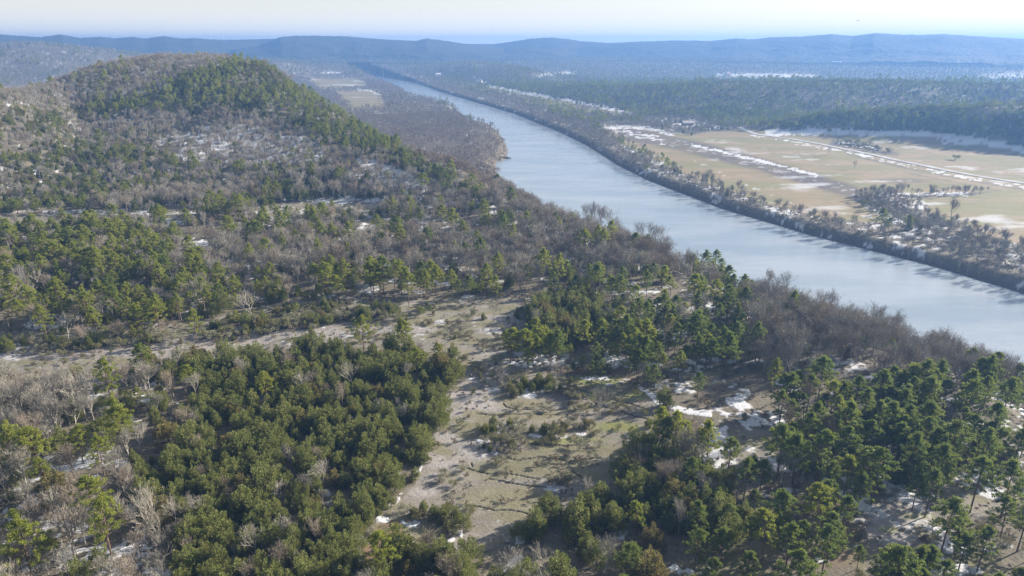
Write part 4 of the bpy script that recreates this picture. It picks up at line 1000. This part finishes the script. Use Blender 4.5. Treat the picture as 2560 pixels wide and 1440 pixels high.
def boxm(g_, x0, x1, y0, y1, z0, z1):
    k = g_.k
    g_.v.append(np.array([(a, b, c) for c in (z0, z1) for b in (y0, y1) for a in (x0, x1)], float)); g_.k += 8
    g_.f += [[k, k + 2, k + 3, k + 1], [k + 4, k + 5, k + 7, k + 6], [k, k + 1, k + 5, k + 4], [k + 2, k + 6, k + 7, k + 3], [k, k + 4, k + 6, k + 2], [k + 1, k + 3, k + 7, k + 5]]
HW, HR = simple('white_wall', (.78, .77, .74)), simple('snowy_roof', (.74, .76, .80), (.55, .55, .56), .3)
HR2 = simple('patchy_snow_roof', (.50, .48, .47), (.36, .33, .32), .4)
HB, HD, HG = simple('tan_wall', (.46, .38, .30)), simple('brown_roof', (.36, .27, .24)), simple('dark_pane', (.05, .06, .07))
def house(px, L_, W_, hw, hr, rot, wall, roof, label, grp=None):
    p_ = ground_at([px[0]], [px[1]])[0]
    e = bpy.data.objects.new('house', None); C.objects.link(e); e.location = (p_[0], p_[1], p_[2] - .3); e.rotation_euler = (0, 0, rot)
    tag(e, label, 'house', grp)
    q = Geo(); boxm(q, -L_ / 2, L_ / 2, -W_ / 2, W_ / 2, 0, hw)
    k = q.k
    for sx_ in (-1, 1):
        q.v.append(np.array([(sx_ * L_ / 2, -W_ / 2, hw), (sx_ * L_ / 2, W_ / 2, hw), (sx_ * L_ / 2, 0, hw + hr - .1)])); q.f.append([q.k, q.k + 1, q.k + 2]); q.k += 3
    obj('wall', q.mesh('house_wall', wall), None, e)
    q = Geo(); o_ = .5
    for sy in (-1, 1):
        a = np.array([(-L_ / 2 - o_, sy * (W_ / 2 + o_), hw - .25), (L_ / 2 + o_, sy * (W_ / 2 + o_), hw - .25), (L_ / 2 + o_, 0, hw + hr), (-L_ / 2 - o_, 0, hw + hr)])
        q.v.append(np.concatenate([a, a + (0, 0, .25)])); k = q.k; q.k += 8
        q.f += [[k, k + 1, k + 2, k + 3], [k + 4, k + 5, k + 6, k + 7], [k, k + 1, k + 5, k + 4], [k + 3, k + 2, k + 6, k + 7], [k, k + 3, k + 7, k + 4], [k + 1, k + 2, k + 6, k + 5]]
    obj('roof', q.mesh('house_roof', roof), None, e)
    q = Geo(); boxm(q, -.6, .6, -W_ / 2 - .08, -W_ / 2 + .02, .05, 2.2); obj('door', q.mesh('house_door', HD), None, e)
    for wx in (-.32, .32):
        q = Geo(); boxm(q, wx * L_ - .8, wx * L_ + .8, -W_ / 2 - .06, -W_ / 2 + .02, 1.1, 2.4); obj('window', q.mesh('house_window', HG), None, e)
house(HOUSE_PX[0], 17, 10, 6, 4, .3, HW, HR, 'white house on the far bank just below the river bend')
house(HOUSE_PX[1], 15, 10, 5, 4, -.4, HW, HR, 'white house at the top end of the long riverside snow strip')
house(HOUSE_PX[2], 16, 11, 6, 7, .5, HB, HD, 'tan house with a steep brown roof in the ridge-top clearing')
house(HOUSE_PX[3], 40, 14, 5, 4, .1, HW, HR, 'long white barn in the woods beyond the ridge')
house(HOUSE_PX[4], 20, 14, 6, 5, -.2, HW, HR, 'short white building beside the long barn beyond the ridge')
house(HOUSE_PX[5], 14, 9, 4, 2.4, .15, HB, HR2, 'low tan farmhouse with a snowy roof among trees behind the fields')

def boulders(name, base, blobs, mat, label, cat):
    me_ = Geo()
    for bx, by, bz, r_ in blobs:
        n_, m_ = 10, 6
        th = np.linspace(0, 2 * math.pi, n_, endpoint=False); ph = np.linspace(-1.2, 1.5, m_)
        jit = rng.uniform(.75, 1.2, (m_, n_))
        V = np.stack([bx + r_ * np.cos(ph)[:, None] * np.cos(th) * jit, by + r_ * np.cos(ph)[:, None] * np.sin(th) * jit, bz + .6 * r_ * np.sin(ph)[:, None] * np.ones(n_) * jit], -1).reshape(-1, 3)
        k = me_.k; me_.v.append(V); me_.k += len(V)
        for i_ in range(m_ - 1):
            for j_ in range(n_):
                me_.f.append([k + i_ * n_ + j_, k + i_ * n_ + (j_ + 1) % n_, k + (i_ + 1) * n_ + (j_ + 1) % n_, k + (i_ + 1) * n_ + j_])
        me_.f.append([k + (m_ - 1) * n_ + j_ for j_ in range(n_)])
    o = obj(name, me_.mesh(name, mat), None); o.location = base
    return tag(o, label, cat)
RK = simple('dark_wet_rock', (.12, .11, .10))
rb = on_plane([(1262, 396), (1036, 243)], RIVER_Z)
boulders('rock_mound', (rb[0][0], rb[0][1], RIVER_Z), [(-6, 1, .2, 3.0), (-3, 0, .3, 2.8), (0, -.3, .2, 2.6), (3, -.2, .1, 2.2), (5.4, .2, 0, 1.6), (-1.5, 1.2, .5, 2.0)], RK, 'dark rock point jutting into the river at the tip of the sandbar', 'rocks')
boulders('river_rock', (rb[1][0], rb[1][1], RIVER_Z), [(0, 0, .6, 2.6), (1.6, .4, .2, 1.6)], RK, 'small dark rock standing in the river beside the far bottomland trees', 'rock')

bq = Geo()
bq.path([(0, -.26, 0), (0, -.12, .0), (0, .1, .01), (0, .24, .03)], .035, .06, 8); bq.path([(0, .24, .03), (0, .32, .04), (0, .37, .03)], .045, .008, 8)
bird = bpy.data.objects.new('bird', bq.mesh('bird_body', simple('dark_plumage', (.05, .045, .04)))); C.objects.link(bird)
a_, b_, c_ = raydir(2144, 52); bt = 210.0
bird.location = (a_ * bt, b_ * bt, CAM_Z + c_ * bt); bird.rotation_euler = (0, 0, 1.9)
for sx_ in (-1, 1):
    q = Geo(); V = np.array([(sx_ * .03, .12, .03), (sx_ * .35, .16, .12), (sx_ * .72, .02, .10), (sx_ * .40, -.06, .10), (sx_ * .03, -.12, .03)])
    q.v.append(np.concatenate([V, V + (0, 0, .015)])); q.f += [[0, 1, 2, 3, 4], [9, 8, 7, 6, 5]] + [[i_, (i_ + 1) % 5, (i_ + 1) % 5 + 5, i_ + 5] for i_ in range(5)]; q.k = 10
    obj('wing', q.mesh('bird_wing', bird.data.materials[0]), None, bird)
tag(bird, 'small dark bird flying in the white sky over the far ridge', 'bird')

# ------------------------------------------------------------------ haze
hz = bpy.data.meshes.new('haze')
x0, x1, y0, y1, z0, z1 = -6600, 6600, -600, 6600, -24.2, 151
hz.from_pydata([(a, b, c) for c in (z0, z1) for b in (y0, y1) for a in (x0, x1)], [], [(0, 2, 3, 1), (4, 5, 7, 6), (0, 1, 5, 4), (2, 6, 7, 3), (0, 4, 6, 2), (1, 3, 7, 5)])
hmz = bpy.data.materials.new('haze'); hmz.use_nodes = True
t = hmz.node_tree; t.nodes.remove(t.nodes['Principled BSDF'])
pv = t.nodes.new('ShaderNodeVolumePrincipled')
pv.inputs['Color'].default_value = (.175, .37, .79, 1)
pv.inputs['Density'].default_value = .00027
pv.inputs['Anisotropy'].default_value = .25
t.links.new(pv.outputs[0], t.nodes['Material Output'].inputs['Volume'])
tag(obj('haze', hz, hmz), kind='stuff')
